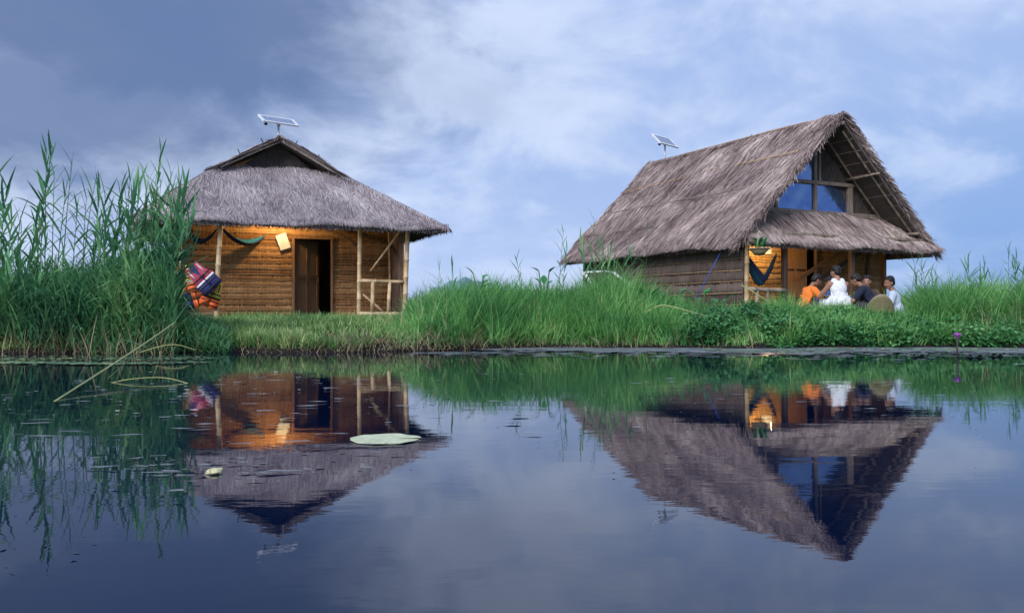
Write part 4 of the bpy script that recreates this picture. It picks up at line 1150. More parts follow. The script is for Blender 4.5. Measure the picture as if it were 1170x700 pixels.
stool(x, y, SH - 0.11, 'low cane stool behind the person in navy')
p, x, y = seat_person(1028, 16.9, SH - 0.13, heading=R(62), label='person with moustache in pale grey-blue T-shirt, rightmost of the group', shirt='shirt_grey', skin='skin_dark', lean=0.22, head_pitch=0.10, head_yaw=R(42), moustache=True, hairtop=0.015, trousers='shirt_grey',
                     arms=[((-0.28, 0.10, -0.20), (-0.10, 0.33, -0.18)), ((0.28, 0.05, -0.22), (0.16, 0.30, -0.22))])
stool(x, y, SH - 0.14, 'low cane stool under the person in the grey-blue T-shirt')

stool(navy[0], navy[1], SH - 0.01, 'low cane stool under the person in navy')
# round backed cane chair nearest the camera
cx, cy = 0.419 * 16.6, 16.6
ch = empty('cane_chair', (cx, cy, float(gz(cx, cy))), R(-14))
bm = bmesh.new(); bmesh.ops.create_cone(bm, cap_ends=True, segments=24, radius1=0.24, radius2=0.26, depth=0.05, matrix=Matrix.Translation((0, 0, 0.36 - 0.035)))
bm_obj('seat', bm, M['cane'], ch, True)
bm = bmesh.new(); bmesh.ops.create_cone(bm, cap_ends=True, segments=24, radius1=0.25, radius2=0.18, depth=0.36 - 0.06, matrix=Matrix.Translation((0, 0, (0.36 - 0.06) / 2 - 0.01)))
bm_obj('base', bm, M['mesh_tray'], ch, True)
bv, bf = [], []
nA, nR = 24, 8
for j in range(nR + 1):
    for i in range(nA + 1):
        a = math.pi * i / nA; r = j / nR
        bv.append((math.cos(a) * 0.235 * r, -0.26 - 0.10 * r * math.sin(a) + 0.05 * (math.cos(a) * r) ** 2 * 2, 0.36 - 0.06 + math.sin(a) * 0.34 * r))
for j in range(nR):
    for i in range(nA):
        a = j * (nA + 1) + i; bf.append((a, a + 1, a + nA + 2, a + nA + 1))
bk = mesh_obj('backrest', bv, bf, M['cane'], ch, True); so = bk.modifiers.new('t', 'SOLIDIFY'); so.thickness = 0.02
rim = [bv[nR * (nA + 1) + i] for i in range(nA + 1)]
tube('rim', rim, 0.016, M['bamboo_old'], ch, 8)
tag(ch, 'round-backed woven cane chair in front of the person in navy', 'chair')
# low table in the middle of the circle
tx, ty = 6.95, 18.2; tz = float(gz(tx, ty)); tb = empty('low_table', (tx, ty, tz))
box('table_top', (0, 0, 0.34), (0.62, 0.5, 0.03), M['timber'], tb)
for sx in (-1, 1):
    for sy in (-1, 1): box('leg', (sx * 0.26, sy * 0.2, 0.155), (0.04, 0.04, 0.34), M['timber'], tb)
tag(tb, 'small low wooden table in the middle of the seated people', 'table')

# ------------------------------------------------------------------ vegetation
def scatter(n, x0, x1, t0, t1, power=1.0):
    """points on the bank: x range, and distance t behind the shoreline"""
    x = rng.uniform(x0, x1, n); t = t0 + (t1 - t0) * rng.random(n) ** power
    y = shore(x) + t
    return x, y, gz(x, y), t

def outside_huts(x, y, pad=0.0):
    ok = np.ones(len(x), bool)
    for (ox, oy, _), rot, (a0, a1, b0, b1) in ((A_LOC, A_ROT, (-3.0, 3.0, -0.3, 6.2)), (B_LOC, B_ROT, (-3.4, 3.4, -0.05, 8.0))):
        dx, dy = x - ox, y - oy
        a = dx * math.cos(rot) + dy * math.sin(rot); b = -dx * math.sin(rot) + dy * math.cos(rot)
        ok &= ~((a > a0 - pad) & (a < a1 + pad) & (b > b0 - pad) & (b < b1 + pad))
    return ok

def vnoise(x, y, s, seed=0.0):
    return np.array([mnoise.noise((float(a) * s + seed, float(b) * s - seed, 0.3)) for a, b in zip(x, y)])

# clumpiness: pull random blades towards clump centres
def clump(x, y, r, n):
    ci = rng.integers(0, n, len(x)); cx = rng.choice(x, n); cy = rng.choice(y, n)
    a = rng.uniform(0, 2 * np.pi, len(x)); rr_ = r * np.sqrt(rng.random(len(x)))
    return cx[ci] + np.cos(a) * rr_, cy[ci] + np.sin(a) * rr_, ci

# --- short lawn in front of the left hut
n = 46000
x, y, z, t = scatter(n, -9.5, -2.2, 0.10, 9.5, 1.3)
ok = outside_huts(x, y); x, y, z, t = x[ok], y[ok], z[ok], t[ok]
h = rng.uniform(0.07, 0.22, len(x)) * (1 + 0.5 * np.sin(x * 2.3 + y * 1.7)) + 0.05 * (t < 1.0)
o = grass_obj('lawn_grass', x, y, z - 0.01, np.clip(h, 0.05, 0.4), rng.uniform(0.010, 0.020, len(x)), M['lawn'], (0.05, 0.8), (0.2, 1.5))
tag(o, 'short yellowish green grass in front of the square hut', 'grass', kind='stuff')

# --- dry, pale grass hanging over the bank edge
x, y, z, t = scatter(5200, -8.5, 4.2, -0.05, 0.8, 1.4)
dens = np.interp(x, [-8.5, -4.5, -3.5, -2.4, -1.6, 0.5, 2.5, 4.2], [0.25, 0.4, 0.45, 1.0, 1.0, 0.5, 0.4, 0.1])
ok = rng.random(len(x)) < dens; x, y, z = x[ok], y[ok], z[ok]
o = grass_obj('dry_grass', x, y, z, rng.uniform(0.12, 0.42, len(x)), rng.uniform(0.010, 0.018, len(x)), M['dry_grass'], (0.2, 1.3), (0.3, 1.6))
tag(o, 'pale dry grass tangled along the edge of the bank', 'grass', kind='stuff')

# --- tall lush grass of the middle bank; its height follows the skyline of the photograph's meadow
def top_mid(x):   # height of the grass tops above the water, by x
    return np.interp(x, [-2.3, -1.9, -1.2, -0.3, 0.6, 1.4, 1.9, 2.4, 2.9, 3.4, 4.2, 4.9, 5.5], [0.55, 0.92, 1.26, 1.28, 1.24, 1.22, 1.58, 1.42, 1.02, 0.88, 0.80, 0.70, 0.64])
def lush(n, x0, x1, t0, t1, name, label, topf, K=4, wid=(0.012, 0.024), lean=(0.05, 0.6), curl=(0.2, 1.4), mat='grass', nclump=500, rc=0.20, low=0.35):
    x, y, z, t = scatter(n, x0, x1, t0, t1)
    x, y, ci = clump(x, y, rc, nclump)
    ok = outside_huts(x, y) & (y > shore(x) + 0.08)
    x, y, ci = x[ok], y[ok], ci[ok]; z = gz(x, y); t = y - shore(x)
    tp = topf(x * 17.0 / y)
    frac = np.interp(t, [0, 0.5, 1.4, 3.0], [low, 0.55, 0.85, 1.0])
    ch_ = rng.uniform(0.55, 1.08, nclump)[ci]
    h = np.clip((tp - z) * frac * ch_ * rng.uniform(0.5, 1.08, len(x)) * 1.25, 0.10, 2.2)
    tint = np.clip(0.5 * rng.random(len(x)) + 0.5 * rng.random(nclump)[ci], 0, 1)
    cphi = rng.uniform(0, 2 * np.pi, nclump)[ci] + rng.normal(0, 0.9, len(x)); wild = rng.random(len(x)) < 0.30
    cphi[wild] = rng.uniform(0, 2 * np.pi, wild.sum())
    o = grass_obj(name, x, y, z - 0.02, h, rng.uniform(*wid, len(x)), M[mat], lean, curl, K, tint, phi=cphi)
    tag(o, label, 'grass', kind='stuff'); return o
lush(52000, -2.02, 5.2, 0.15, 4.4, 'tall_grass', 'lush tall green grass on the bank between the two huts', top_mid, K=5, nclump=900, rc=0.22)
lush(9000, -2.1, 4.9, 0.05, 1.5, 'bank_grass', 'bright arching grass blades low on the middle bank', lambda x: top_mid(x) * 0 + 0.75, K=5, wid=(0.010, 0.020), nclump=300, lean=(0.2, 1.0), curl=(0.6, 1.9))

# stray dead stems and pale seed stalks among the grass
x, y, z, t = scatter(1300, -2.0, 13.0, 0.3, 4.5)
ok = outside_huts(x, y) & ~((x > 4.6) & (x < 7.8)); x, y, z = x[ok], y[ok], z[ok]
o = grass_obj('dead_stalks', x, y, z, rng.uniform(0.45, 1.15, len(x)) * np.where((x > 2.4) & (x < 5), 0.6, 1.0), rng.uniform(0.006, 0.012, len(x)), M['dry_grass'], (0.0, 0.9), (0.0, 0.8), 4)
tag(o, 'stray dead stalks standing among the green grass', 'grass', kind='stuff')
# --- right bank: low herbs in front of the people, tall grass beyond
def top_right(x):
    return np.interp(x, [7.6, 8.0, 8.6, 9.5, 10.5, 12.0], [1.05, 1.28, 1.42, 1.36, 1.42, 1.5])
lush(36000, 7.75, 13.5, 1.6, 6.2, 'tall_grass', 'tall green grass on the right bank beside the tall hut', top_right, K=5, curl=(0.4, 2.0), nclump=700, rc=0.25, low=0.5)
lush(13000, 7.3, 13.0, 0.1, 1.8, 'bank_grass', 'dark arching grass along the right water edge', lambda x: x * 0 + 0.80, K=5, nclump=300, lean=(0.2, 1.0), curl=(0.6, 1.9))
lush(15000, 4.6, 7.9, 0.2, 2.3, 'bank_grass', 'thin grass among the dark herbs before the seated people', lambda x: np.interp(x, [4.6, 5.2, 6.0, 7.6], [0.98, 1.0, 0.93, 0.78]), K=4, nclump=200)

def herb_patch(n, x0, x1, t0, t1, hmax, name, label, size=(0.05, 0.11)):
    x, y, z, t = scatter(n, x0, x1, t0, t1)
    x, y, ci = clump(x, y, 0.16, 260)
    ok = outside_huts(x, y) & (y > shore(x) + 0.02); x, y, ci = x[ok], y[ok], ci[ok]; z = gz(x, y); t = y - shore(x); N = len(x)
    hh = hmax(x) * np.interp(t, [0, 0.4, 1.2], [0.35, 0.7, 1.0]) * rng.uniform(0.75, 1.1, 260)[ci]
    zz = z + hh * rng.random(N) ** 0.6
    phi = rng.uniform(0, 2 * np.pi, N); el = rng.uniform(-0.5, 0.8, N)
    d = np.stack([np.cos(phi) * np.cos(el), np.sin(phi) * np.cos(el), np.sin(el)], -1)
    L = rng.uniform(*size, N)
    B = np.stack([x, y, zz], -1)
    P = np.stack([B, B + d * (L * 0.3)[:, None], B + d * (L * 0.7)[:, None], B + d * L[:, None] + np.array([0, 0, -0.2])[None] * L[:, None]], 1)
    W = np.stack([-np.sin(phi), np.cos(phi), rng.normal(0, 0.3, N)], -1); W /= np.linalg.norm(W, axis=1)[:, None]
    wd = (L * rng.uniform(0.5, 0.85, N))[:, None] * np.array([0.25, 0.95, 0.85, 0.12])[None]
    o = ribbon_obj(name, P, W, wd, M['herb_leaf']); tag(o, label, 'herbs', kind='stuff'); return o
herb_patch(15000, 4.3, 8.1, 0.0, 1.9, lambda x: np.interp(x, [4.3, 4.9, 6.5, 8.1], [0.50, 0.48, 0.40, 0.30]), 'leafy_herbs', 'low dark leafy herbs on the bank before the seated people')
herb_patch(5000, 7.6, 11.5, 0.0, 0.8, lambda x: x * 0 + 0.30, 'leafy_herbs', 'low leafy herbs along the right water edge behind the lotus')
herb_patch(5000, 4.2, 11.0, -0.22, 0.12, lambda x: x * 0 + 0.10, 'creeping_herbs', 'small pale leaves creeping along the right water edge', (0.04, 0.08))
herb_patch(1500, 3.0, 3.8, 0.1, 1.0, lambda x: x * 0 + 0.55, 'leafy_herbs', 'dark leafy herb clump in the grass under the bent stick')

# --- far meadow behind the huts
n = 26000
x = rng.uniform(-40, 60, n); y = 24 + 50 * rng.random(n) ** 1.6
ok = outside_huts(x, y, 0.3); x, y = x[ok], y[ok]
o = grass_obj('far_grass', x, y, gz(x, y) - 0.02, rng.uniform(0.5, 1.15, len(x)), rng.uniform(0.025, 0.06, len(x)) * (y / 30), M['grass'], (0.05, 0.5), (0.2, 1.2), 4)
tag(o, 'distant meadow grass behind the huts', 'grass', kind='stuff')

# --- broad leaved plants in the meadow, each leaf a piece of its own
bl = []
for s in np.linspace(0, 1, 9):
    w = 0.5 * math.sin(math.pi * min(1, s * 0.96 + 0.03)) ** 0.7 * (1 - 0.25 * s)
    for tt in (-1, -0.5, 0, 0.5, 1): bl.append((tt * w * 0.62, s, -0.35 * s * s + 0.10 * abs(tt) * w))
blm = bpy.data.meshes.new('broad_leaf'); blm.from_pydata(bl, [], [(j * 5 + i, j * 5 + i + 1, j * 5 + i + 6, j * 5 + i + 5) for j in range(8) for i in range(4)])
blm.materials.append(M['broad_leaf']); blm.polygons.foreach_set('use_smooth', [True] * len(blm.polygons))
def broad_plant(px_, d, z_top, n, size, label):
    x = (px_ - 585) / 1000.0 * d; z0 = float(gz(x, d)); o = empty('broad_leaf_plant', (x, d, z0))
    H_ = z_top - z0
    for i in range(n):
        a = i * 2.4 + random.random(); st = H_ * random.uniform(0.72, 0.98); lx, ly = 0.12 * math.cos(a), 0.12 * math.sin(a)
        tube('stem', [(0, 0, -0.02), (lx * 0.4, ly * 0.4, st * 0.6), (lx, ly, st)], 0.012, M['reed_stem'], o, 5)
        lf_ = bpy.data.objects.new('leaf', blm); link(lf_, o); lf_.location = (lx, ly, st); s = size * random.uniform(0.8, 1.15); lf_.scale = (s, s, s)
        lf_.rotation_euler = (R(random.uniform(20, 65)), 0, a - math.pi / 2)
    tag(o, label, 'plant', 'broad leaved plants in the meadow')
broad_plant(622, 17.5, 1.45, 5, 0.22, 'broad leaved plant standing above the grass left of the long roof')
broad_plant(548, 17.2, 1.35, 5, 0.22, 'broad leaved plant on the grass crest below the far hill')
broad_plant(738, 17.0, 1.05, 5, 0.28, 'broad leaved plant in the grass at the rear of the reed side wall')
broad_plant(800, 16.6, 0.98, 5, 0.26, 'broad leaved plant under the blue rope')
broad_plant(823, 16.2, 0.95, 4, 0.22, 'broad leaved plant in front of the porch corner of the tall hut')
broad_plant(772, 16.9, 1.05, 4, 0.20, 'broad leaved plant in the grass halfway along the side wall')
broad_plant(905, 16.3, 0.95, 3, 0.20, 'upright broad leaved plant left of the person in orange')

# --- reeds: each stalk that stands out is a thing with its own stem and leaves
def leaf_mesh(droop, wid, i):
    V, n = [], 7
    for j in range(n + 1):
        s = j / n; w = wid * (0.45 + 1.6 * s * (1 - s)) * (1 - s ** 3) + 0.0008
        y_ = s * math.cos(droop * s * 0.7); z_ = s * math.sin(0.15) - droop * 0.42 * s ** 2.2
        V += [(-w, y_, z_ + 0.25 * w), (0, y_, z_), (w, y_, z_ + 0.25 * w)]
    F = [(j * 3 + a, j * 3 + a + 1, j * 3 + a + 4, j * 3 + a + 3) for j in range(n) for a in (0, 1)]
    me = bpy.data.meshes.new('reed_leaf'); me.from_pydata(V, [], F); me.materials.append(M['reed_leaf'])
    at = me.attributes.new('tint', 'FLOAT', 'POINT'); at.data.foreach_set('value', [0.15 + 0.13 * i] * len(V))
    me.polygons.foreach_set('use_smooth', [True] * len(me.polygons))
    return me
LEAVES = [leaf_mesh(dr, wd, i) for i, (dr, wd) in enumerate(((0.15, 0.046), (0.45, 0.042), (0.8, 0.042), (1.2, 0.038), (0.3, 0.052), (1.0, 0.046)))]
def reed(x, y, top, lean, az, nl, label, group, leaf_len=0.55, start=0.35, r=0.010, droopy=0.5, top_up=True):
    z0 = max(float(gz(x, y)), -0.05) - 0.03
    o = empty('reed', (x, y, z0)); H_ = top - z0
    lv_ = Vector((math.cos(az), math.sin(az), 0))
    def at(s): return lv_ * (lean * H_ * s * s) + Vector((0, 0, H_ * s * (1 - 0.12 * lean * s)))
    tube('stem', [at(s) for s in np.linspace(0, 0.97, 7)], [r * (1 - 0.75 * s) for s in np.linspace(0, 1, 7)], M['reed_stem'], o, 5)
    side = random.uniform(0, 6.28)
    for i in range(nl):
        s = start + (0.97 - start) * (i + 0.5) / nl
        lo = bpy.data.objects.new('leaf', LEAVES[random.choice((0, 1, 4)) if (random.random() > droopy or s > 0.85) else random.choice((2, 3, 5))]); link(lo, o)
        a = side + i * math.pi + random.uniform(-0.5, 0.5)
        L = leaf_len * random.uniform(0.75, 1.2) * (1.0 if s < 0.85 else 0.75)
        lo.location = at(s); lo.scale = (L * 1.05, L, L)
        pitch = random.uniform(30, 58) if s < 0.8 else random.uniform(55, 84)
        lo.rotation_euler = (R(pitch), R(random.uniform(-15, 15)), a)
    tag(o, label, 'reed', group)
    return o
random.seed(5)
# stalks that break the skyline of the left bed: (photo column, depth, top height)
sky_reeds = [(46, 13.6, 3.35), (58, 13.9, 3.30), (77, 13.8, 3.10), (66, 14.2, 2.95), (98, 13.8, 2.92), (100, 14.4, 2.6), (118, 13.9, 2.55), (130, 14.0, 2.80), (141, 14.1, 2.75),
             (150, 13.7, 2.65), (167, 14.0, 2.90), (178, 13.9, 3.38), (190, 14.2, 3.0), (199, 14.0, 2.75), (207, 14.4, 2.80), (214, 14.2, 2.55), (22, 13.5, 2.15), (4, 13.4, 2.65), (12, 14.0, 2.2), (36, 14.3, 2.3),
             (88, 14.5, 2.4), (108, 14.6, 2.2), (124, 13.4, 2.1), (158, 14.5, 2.5), (183, 14.5, 2.6), (206, 13.8, 2.3), (-6, 14.0, 2.6), (28, 14.4, 2.0)]
sky_reeds += [(150, 14.3, 2.9), (162, 13.6, 2.7), (172, 14.4, 2.75), (195, 13.7, 2.55), (186, 13.8, 2.8), (145, 13.9, 2.4), (70, 13.6, 2.7), (52, 14.4, 2.85), (112, 14.2, 2.75), (-14, 13.8, 2.8), (135, 14.5, 2.45)]
sky_reeds.sort()
ORD = 'first second third fourth fifth sixth seventh eighth ninth tenth'.split()
TENS = {1: 'eleventh twelfth thirteenth fourteenth fifteenth sixteenth seventeenth eighteenth nineteenth twentieth'.split()}
def ordinal(i):
    if i < 10: return ORD[i]
    if i < 20: return TENS[1][i - 10]
    if i == 29: return 'thirtieth'
    return ('twenty-' if i < 30 else 'thirty-') + ORD[i % 10]
for i, (px_, d, top) in enumerate(sky_reeds):
    x = (px_ - 585) / 1000.0 * d
    how = 'very tall' if top > 3.0 else 'tall' if top > 2.6 else 'shorter'
    reed(x - 0.10, d, top, random.uniform(0.01, 0.10), random.uniform(-0.9, 0.6), random.randint(12, 17), how + ' reed on the skyline of the left bed, ' + ordinal(i) + ' from the left edge', 'skyline reeds of the left bed', leaf_len=random.uniform(0.45, 0.66), start=0.30, r=0.013, droopy=0.4)
for i, (px_, d, top, ln) in enumerate(((188, 13.7, 2.6, 0.22), (196, 14.0, 2.75, 0.18), (192, 13.5, 2.2, 0.30), (198, 13.8, 1.95, 0.28), (200, 13.6, 1.6, 0.30))):
    reed((px_ - 585) / 1000.0 * d - 0.15, d, top, ln, random.uniform(-0.35, 0.3), 15, 'reed leaning right across the left edge of the square hut', 'reeds leaning towards the hut', leaf_len=0.68, start=0.25, r=0.012, droopy=0.6)
# lower reeds of the same bed
for i in range(70):
    px_ = random.uniform(-30, 196); d = random.uniform(12.9, 14.6)
    x = (px_ - 585) / 1000.0 * d
    top = np.interp(px_, [-30, 0, 60, 110, 160, 200, 215], [1.45, 1.5, 1.45, 1.65, 2.4, 2.5, 1.7]) * random.uniform(0.65, 1.05)
    reed(x, d, top, random.uniform(0.02, 0.35), random.uniform(-1.2, 1.2) if random.random() < 0.7 else random.uniform(2, 4), random.randint(9, 14), 'leafy reed in the dense lower part of the left reed bed', 'lower reeds of the left bed', leaf_len=random.uniform(0.45, 0.7), start=0.12, r=0.010, droopy=0.75)
# dense undergrowth of the bed, beyond counting
def bed(n, px0, px1, d0, d1, topf, name, label, lean, curl, wid):
    px_ = rng.uniform(px0, px1, n); d = rng.uniform(d0, d1, n); x = (px_ - 585) / 1000.0 * d
    z = np.maximum(gz(x, d), -0.05)
    zb = z + rng.random(n) ** 1.5 * topf(px_) * 0.62
    L = np.minimum(rng.uniform(0.35, 0.85, n), topf(px_) * 0.5 + 0.1)
    o = grass_obj(name, x, d, zb, L, rng.uniform(*wid, n), M['reed_leaf'], lean, curl, 5)
    tag(o, label, 'reeds', kind='stuff')
bed(15000, -60, 200, 12.9, 14.8, lambda p: np.interp(p, [-60, 40, 110, 150, 190, 200], [1.25, 1.12, 1.2, 1.65, 1.75, 1.3]), 'reed_undergrowth', 'dense green reed leaves filling the left reed bed', (0.0, 0.7), (0.3, 2.0), (0.018, 0.034))
bed(3500, 170, 262, 13.0, 14.5, lambda p: np.interp(p, [170, 200, 235, 262], [1.2, 0.62, 0.35, 0.2]), 'reed_undergrowth', 'arching grass at the right foot of the left reed bed', (0.2, 1.0), (0.5, 1.8), (0.014, 0.024))
# dry stems at the foot of the bed
xx = (rng.uniform(-40, 225, 380) - 585) / 1000 * 13.0; yy = rng.uniform(12.4, 13.4, 380)
o = grass_obj('dry_reed_stems', xx, yy, np.maximum(gz(xx, yy), -0.04), rng.uniform(0.2, 0.7, 380), rng.uniform(0.008, 0.014, 380), M['dry_grass'], (0.0, 1.2), (0.0, 0.7), 4)
tag(o, 'dry broken reed stems at the foot of the left bed', 'reeds', kind='stuff')

# lone tall stalks elsewhere
lone = [(638, 17.0, 2.30, 'thin reed standing left of the long thatch roof'), (641, 17.6, 1.95, 'short thin reed beside the tallest one left of the long roof'),
        (682, 17.4, 2.60, 'thin flowering reed in front of the rear end of the long roof'), (737, 17.2, 2.55, 'thin reed in front of the middle of the long roof'),
        (598, 17.3, 1.75, 'thin reed on the grass crest midway between the huts'), (500, 17.0, 1.65, 'thin reed just right of the square hut'),
        (519, 17.2, 1.60, 'second thin reed right of the square hut'), (1040, 19.0, 1.95, 'thin reed right of the tall hut beside its eave'), (1052, 19.2, 1.75, 'thin reed in the right meadow nearest the rightmost person'),
        (1109, 19.0, 1.85, 'thin reed rising from the middle of the right meadow'), (1153, 18.6, 2.05, 'thin reed near the right edge of the meadow'), (1163, 18.8, 1.85, 'outermost thin reed of the right meadow')]
for px_, d, top, lab in lone:
    reed((px_ - 585) / 1000.0 * d, d, top, random.uniform(0.0, 0.12), random.uniform(-3, 3), 8, lab, 'lone reeds', leaf_len=0.33, start=0.45, r=0.008, droopy=0.3)
for i in range(16):
    px_ = random.uniform(668, 722); d = random.uniform(17.2, 18.4)
    reed((px_ - 585) / 1000.0 * d, d, random.uniform(1.45, 2.15), random.uniform(0.02, 0.22), random.uniform(-3, 3), 10, 'fine grassy reed in the clump before the rear of the long roof', 'reed clump before the long roof', leaf_len=0.42, start=0.25, r=0.007, droopy=0.5)
for i in range(14):
    px_ = random.choice((random.uniform(1100, 1175), random.uniform(1035, 1175))); d = random.uniform(18.0, 20.5)
    reed((px_ - 585) / 1000.0 * d, d, random.uniform(1.45, 1.85), random.uniform(0.02, 0.2), random.uniform(-3, 3), 9, 'leafy reed in the tall grass of the right bank', 'reeds of the right bank', leaf_len=0.40, start=0.25, r=0.008, droopy=0.5)

# fallen reeds leaning into the water
def stick(name, pts, r, label, mat='stick_stem', leaves=0, group=None):
    root = empty(name, pts[0])
    P_ = [Vector(p) - Vector(pts[0]) for p in pts]
    # smooth the polyline
    Q = []
    for i in range(len(P_) - 1):
        a, b = P_[i], P_[i + 1]; pm = P_[max(i - 1, 0)]; pn = P_[min(i + 2, len(P_) - 1)]
        for j in range(5):
            t = j / 5; Q.append(0.5 * ((2 * a) + (b - pm) * t + (2 * pm - 5 * a + 4 * b - pn) * t * t + (3 * a - pm - 3 * b + pn) * t ** 3))
    Q.append(P_[-1]); n = len(Q)
    tube('stem', Q, [r * (1 - 0.5 * i / n) for i in range(n)], M[mat], root, 6)
    for i in range(leaves):
        s = int(n * (0.15 + 0.7 * i / leaves)); lo = bpy.data.objects.new('leaf', LEAVES[i % 6]); link(lo, root); lo.location = Q[s]; lo.scale = (0.5, 0.5, 0.5)
        lo.rotation_euler = (R(random.uniform(10, 60)), 0, random.uniform(0, 6.28))
    tag(root, label, 'reed', group)
stick('fallen_reed', [(-4.85, 12.6, 0.46), (-4.30, 10.5, 0.30), (-3.70, 8.2, 0.14), (-3.08, 5.85, -0.01)], 0.012, 'long pale fallen reed slanting from the left bed into the water')
stick('fallen_reed', [(-4.80, 12.5, 0.42), (-4.40, 10.9, 0.28), (-4.00, 9.3, 0.15), (-3.60, 7.8, 0.01)], 0.009, 'shorter green fallen reed just above the long pale one', mat='reed_stem', leaves=2)
stick('arched_reed', [(-3.50, 7.5, -0.02), (-3.30, 7.55, 0.025), (-3.02, 7.6, 0.035), (-2.70, 7.4, -0.01)], 0.0055, 'thin arched stem lying on the water by the life jacket reflection')
stick('arched_reed', [(-5.20, 12.1, 0.03), (-4.85, 12.0, 0.13), (-4.60, 12.0, 0.16), (-4.30, 11.9, 0.09)], 0.008, 'arched pale reed over the foot of the left bed')
stick('bent_stick', [(2.36, 15.6, 0.58), (2.60, 15.5, 0.72), (2.85, 15.5, 0.70), (3.20, 15.4, 0.60), (3.50, 15.4, 0.52)], 0.013, 'pale bent stick lying across the grass below the reed side wall')
stick('bent_stick', [(4.35, 16.6, 1.12), (4.50, 16.4, 1.0), (4.75, 16.2, 0.80)], 0.011, 'short pale stick leaning before the porch rail of the tall hut')

# ------------------------------------------------------------------ on the water
def pad(name, x, y, r, mat, label, notch=True, sq=1.0, rz_=0.0, curl=0.0015, group=None):
    n = 40; V = [(0, 0, 0.005)]
    for i in range(n + 1):
        a = 0.12 + (2 * math.pi - 0.24) * i / n if notch else 2 * math.pi * i / n
        rr_ = r * (1 + 0.03 * math.sin(a * 5) + 0.02 * math.sin(a * 11 + 1))
        V.append((math.cos(a) * rr_, math.sin(a) * rr_ * sq, 0.005 + curl * (1 + math.sin(a * 6))))
    o = mesh_obj(name, V, [(0, i, i + 1) for i in range(1, n + 1)], mat); o.location = (x, y, 0); o.rotation_euler = (0, 0, rz_)
    so = o.modifiers.new('t', 'SOLIDIFY'); so.thickness = 0.002
    tag(o, label, 'lily pad', group); return o
pad('lily_pad', -0.60, 4.14, 0.165, M['lily_pad'], 'large pale green lily pad floating in the hut reflection', rz_=0.05)
# pale foam lump
bm = bmesh.new(); bmesh.ops.create_icosphere(bm, subdivisions=3, radius=0.034)
for v in bm.verts:
    v.co.z *= 0.32; v.co += Vector((1.6, 1, 0.5)) * 0.010 * mnoise.noise(v.co * 45)
o = bm_obj('foam_lump', bm, M['scum_pale'], None, True); o.location = (-1.11, 3.27, 0.008); tag(o, 'small cream foam lump floating on the water at left', 'foam')

def floats(n, xf, name, label, mat, size, z=0.008, asp=(0.3, 0.9), turn=6.28):
    V, F = [], []
    for i in range(n):
        x, y = xf(); s = random.uniform(*size); a0 = random.uniform(0, turn); q = random.uniform(*asp); b = len(V); m_ = random.randint(5, 7)
        zz = z + random.uniform(0, 0.004)
        for j in range(m_):
            a = 2 * math.pi * j / m_; rr_ = s * random.uniform(0.6, 1.0)
            dx, dy = math.cos(a) * rr_, math.sin(a) * rr_ * q
            V.append((x + dx * math.cos(a0) - dy * math.sin(a0), y + dx * math.sin(a0) + dy * math.cos(a0), zz + random.uniform(0, 0.006) * min(1.0, s / 0.05)))
        F.append(tuple(range(b, b + m_)))
    me = bpy.data.meshes.new(name); me.from_pydata(V, [], F); me.materials.append(mat)
    at = me.attributes.new('tint', 'FLOAT', 'POINT'); at.data.foreach_set('value', [random.random() for _ in V])
    o = link(bpy.data.objects.new(name, me)); tag(o, label, 'water weed', kind='stuff'); return o
def strip_l():
    u = random.random(); x = -7.6 + u * 4.0
    return x, 10.25 + 0.10 * math.sin(x * 3) + random.gauss(0, 0.16) * (1.15 - u)
floats(1500, strip_l, 'floating_weed', 'pale green floating weed strip in front of the left reed bed', M['scum_leaf'], (0.025, 0.06), asp=(0.5, 1.0))
floats(350, lambda: (random.uniform(-8, -3.8), random.gauss(11.3, 0.35)), 'floating_weed', 'scattered floating leaves at the foot of the left reeds', M['scum_leaf'], (0.025, 0.07))
def strip_r():
    x = random.uniform(3.0, 8.0); return x, float(shore(x)) - 0.55 - abs(random.gauss(0, 0.55)) - 0.2 * math.sin(x * 2)
floats(420, strip_r, 'floating_weed', 'green and yellow floating weed on the mud before the seated people', M['scum_leaf'], (0.03, 0.10), z=0.018)
floats(160, lambda: (random.uniform(5.3, 8.2), random.gauss(11.9, 0.25)), 'floating_weed', 'dark floating weed around the foot of the lotus', M['lily_dark'], (0.03, 0.09), z=0.016)
floats(240, lambda: (random.gauss(-2.3, 1.2), random.uniform(3.0, 9.5)), 'floating_debris', 'small dark bits floating on the left water', M['lily_dark'], (0.008, 0.030))
floats(70, lambda: (random.gauss(-1.35, 0.28), random.uniform(1.9, 2.9)), 'floating_debris', 'dark leaf scraps floating at the lower left', M['lily_dark'], (0.003, 0.018), asp=(0.15, 0.6))
floats(150, lambda: (random.uniform(-1.5, 5.0), random.uniform(3.2, 10)), 'floating_debris', 'tiny bits floating on the open water', M['lily_dark'], (0.006, 0.018))
floats(46, lambda: (random.uniform(-3.6, -1.6), random.uniform(5.0, 8.8)), 'floating_foam', 'thin pale foam streaks on the left water', M['plastic_white'], (0.010, 0.035), asp=(0.08, 0.2), turn=0.3)
floats(150, lambda: (random.gauss(-1.9, 0.9), random.uniform(3.1, 8.5)), 'floating_film', 'thin grey film drifting on the water in the left reflection', M['mud_scum'], (0.02, 0.11), z=0.004, asp=(0.08, 0.25), turn=0.25)
floats(60, lambda: (random.gauss(-1.15, 0.16), random.gauss(3.35, 0.16)), 'floating_film', 'pale film around the foam lump', M['mud_scum'], (0.01, 0.05), z=0.004, asp=(0.1, 0.3), turn=0.25)
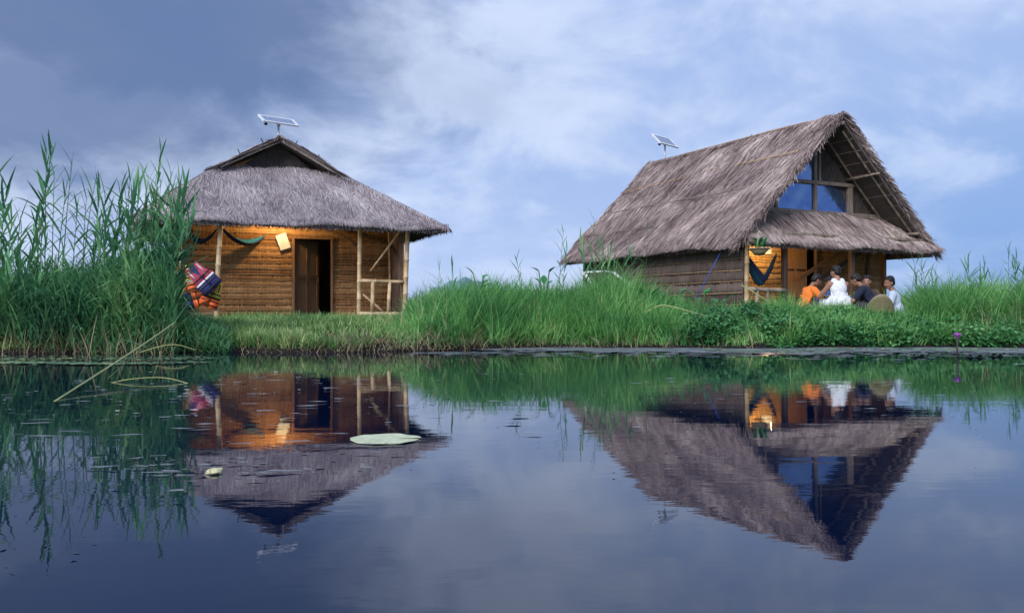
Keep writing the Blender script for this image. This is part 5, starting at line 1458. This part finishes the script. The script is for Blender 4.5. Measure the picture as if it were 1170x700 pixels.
def scum():
    x = random.uniform(-1.4, 13.0); return x, float(shore(x)) - 0.9 - abs(random.gauss(0, 1.15)) * min(1.0, (x + 1.6) / 2.5)
floats(1100, scum, 'floating_film', 'broken grey scum along the front of the mud strip', M['mud_scum'], (0.04, 0.20), z=0.006, asp=(0.15, 0.5), turn=0.5)
floats(40, lambda: (random.uniform(1.0, 3.6), random.uniform(5.0, 8.0)), 'floating_film', 'thin film on the water in the right reflection', M['mud_scum'], (0.02, 0.09), z=0.004, asp=(0.08, 0.25), turn=0.25)
floats(26, lambda: (random.gauss(-0.55, 0.12), random.gauss(12.2, 0.12)), 'floating_weed', 'small dark weed tuft on the water before the middle bank', M['lily_dark'], (0.03, 0.08), z=0.02)

# lotus
lt = empty('lotus', (6.0, 11.8, 0))
tube('stem', [(0.01, 0, -0.05), (0, 0, 0.12), (0.0, 0, 0.255)], 0.011, M['petal_stem'], lt, 6)
pm = []
for j in range(6):
    s = j / 5; w = 0.026 * math.sin(math.pi * (0.12 + 0.80 * s)); 
    for tt in (-1, 0, 1): pm.append((tt * w, s * 0.085, 0.012 * s + 0.35 * w * abs(tt)))
pme = bpy.data.meshes.new('petal'); pme.from_pydata(pm, [], [(j * 3 + a, j * 3 + a + 1, j * 3 + a + 4, j * 3 + a + 3) for j in range(5) for a in (0, 1)]); pme.materials.append(M['petal'])
for ring, (cnt, el) in enumerate(((8, 28), (7, 52), (5, 72))):
    for i in range(cnt):
        po = bpy.data.objects.new('petal', pme); link(po, lt); po.location = (0, 0, 0.255); po.rotation_euler = (R(el), 0, 2 * math.pi * i / cnt + ring * 0.4); po.scale = (1.1, 1 - 0.08 * ring, 1)
tag(lt, 'purple lotus flower on a dark stem near the right shore', 'flower')
for i, (x, y, r_) in enumerate(((5.55, 11.9, 0.10), (6.22, 11.75, 0.12), (6.6, 11.95, 0.09))):
    pad('lotus_pad', x, y, r_, M['lily_dark'], ('dark curled pad just left of the lotus stem', 'dark curled pad just right of the lotus stem', 'smaller dark pad farthest right of the lotus stem')[i], curl=0.02, rz_=i * 1.3)
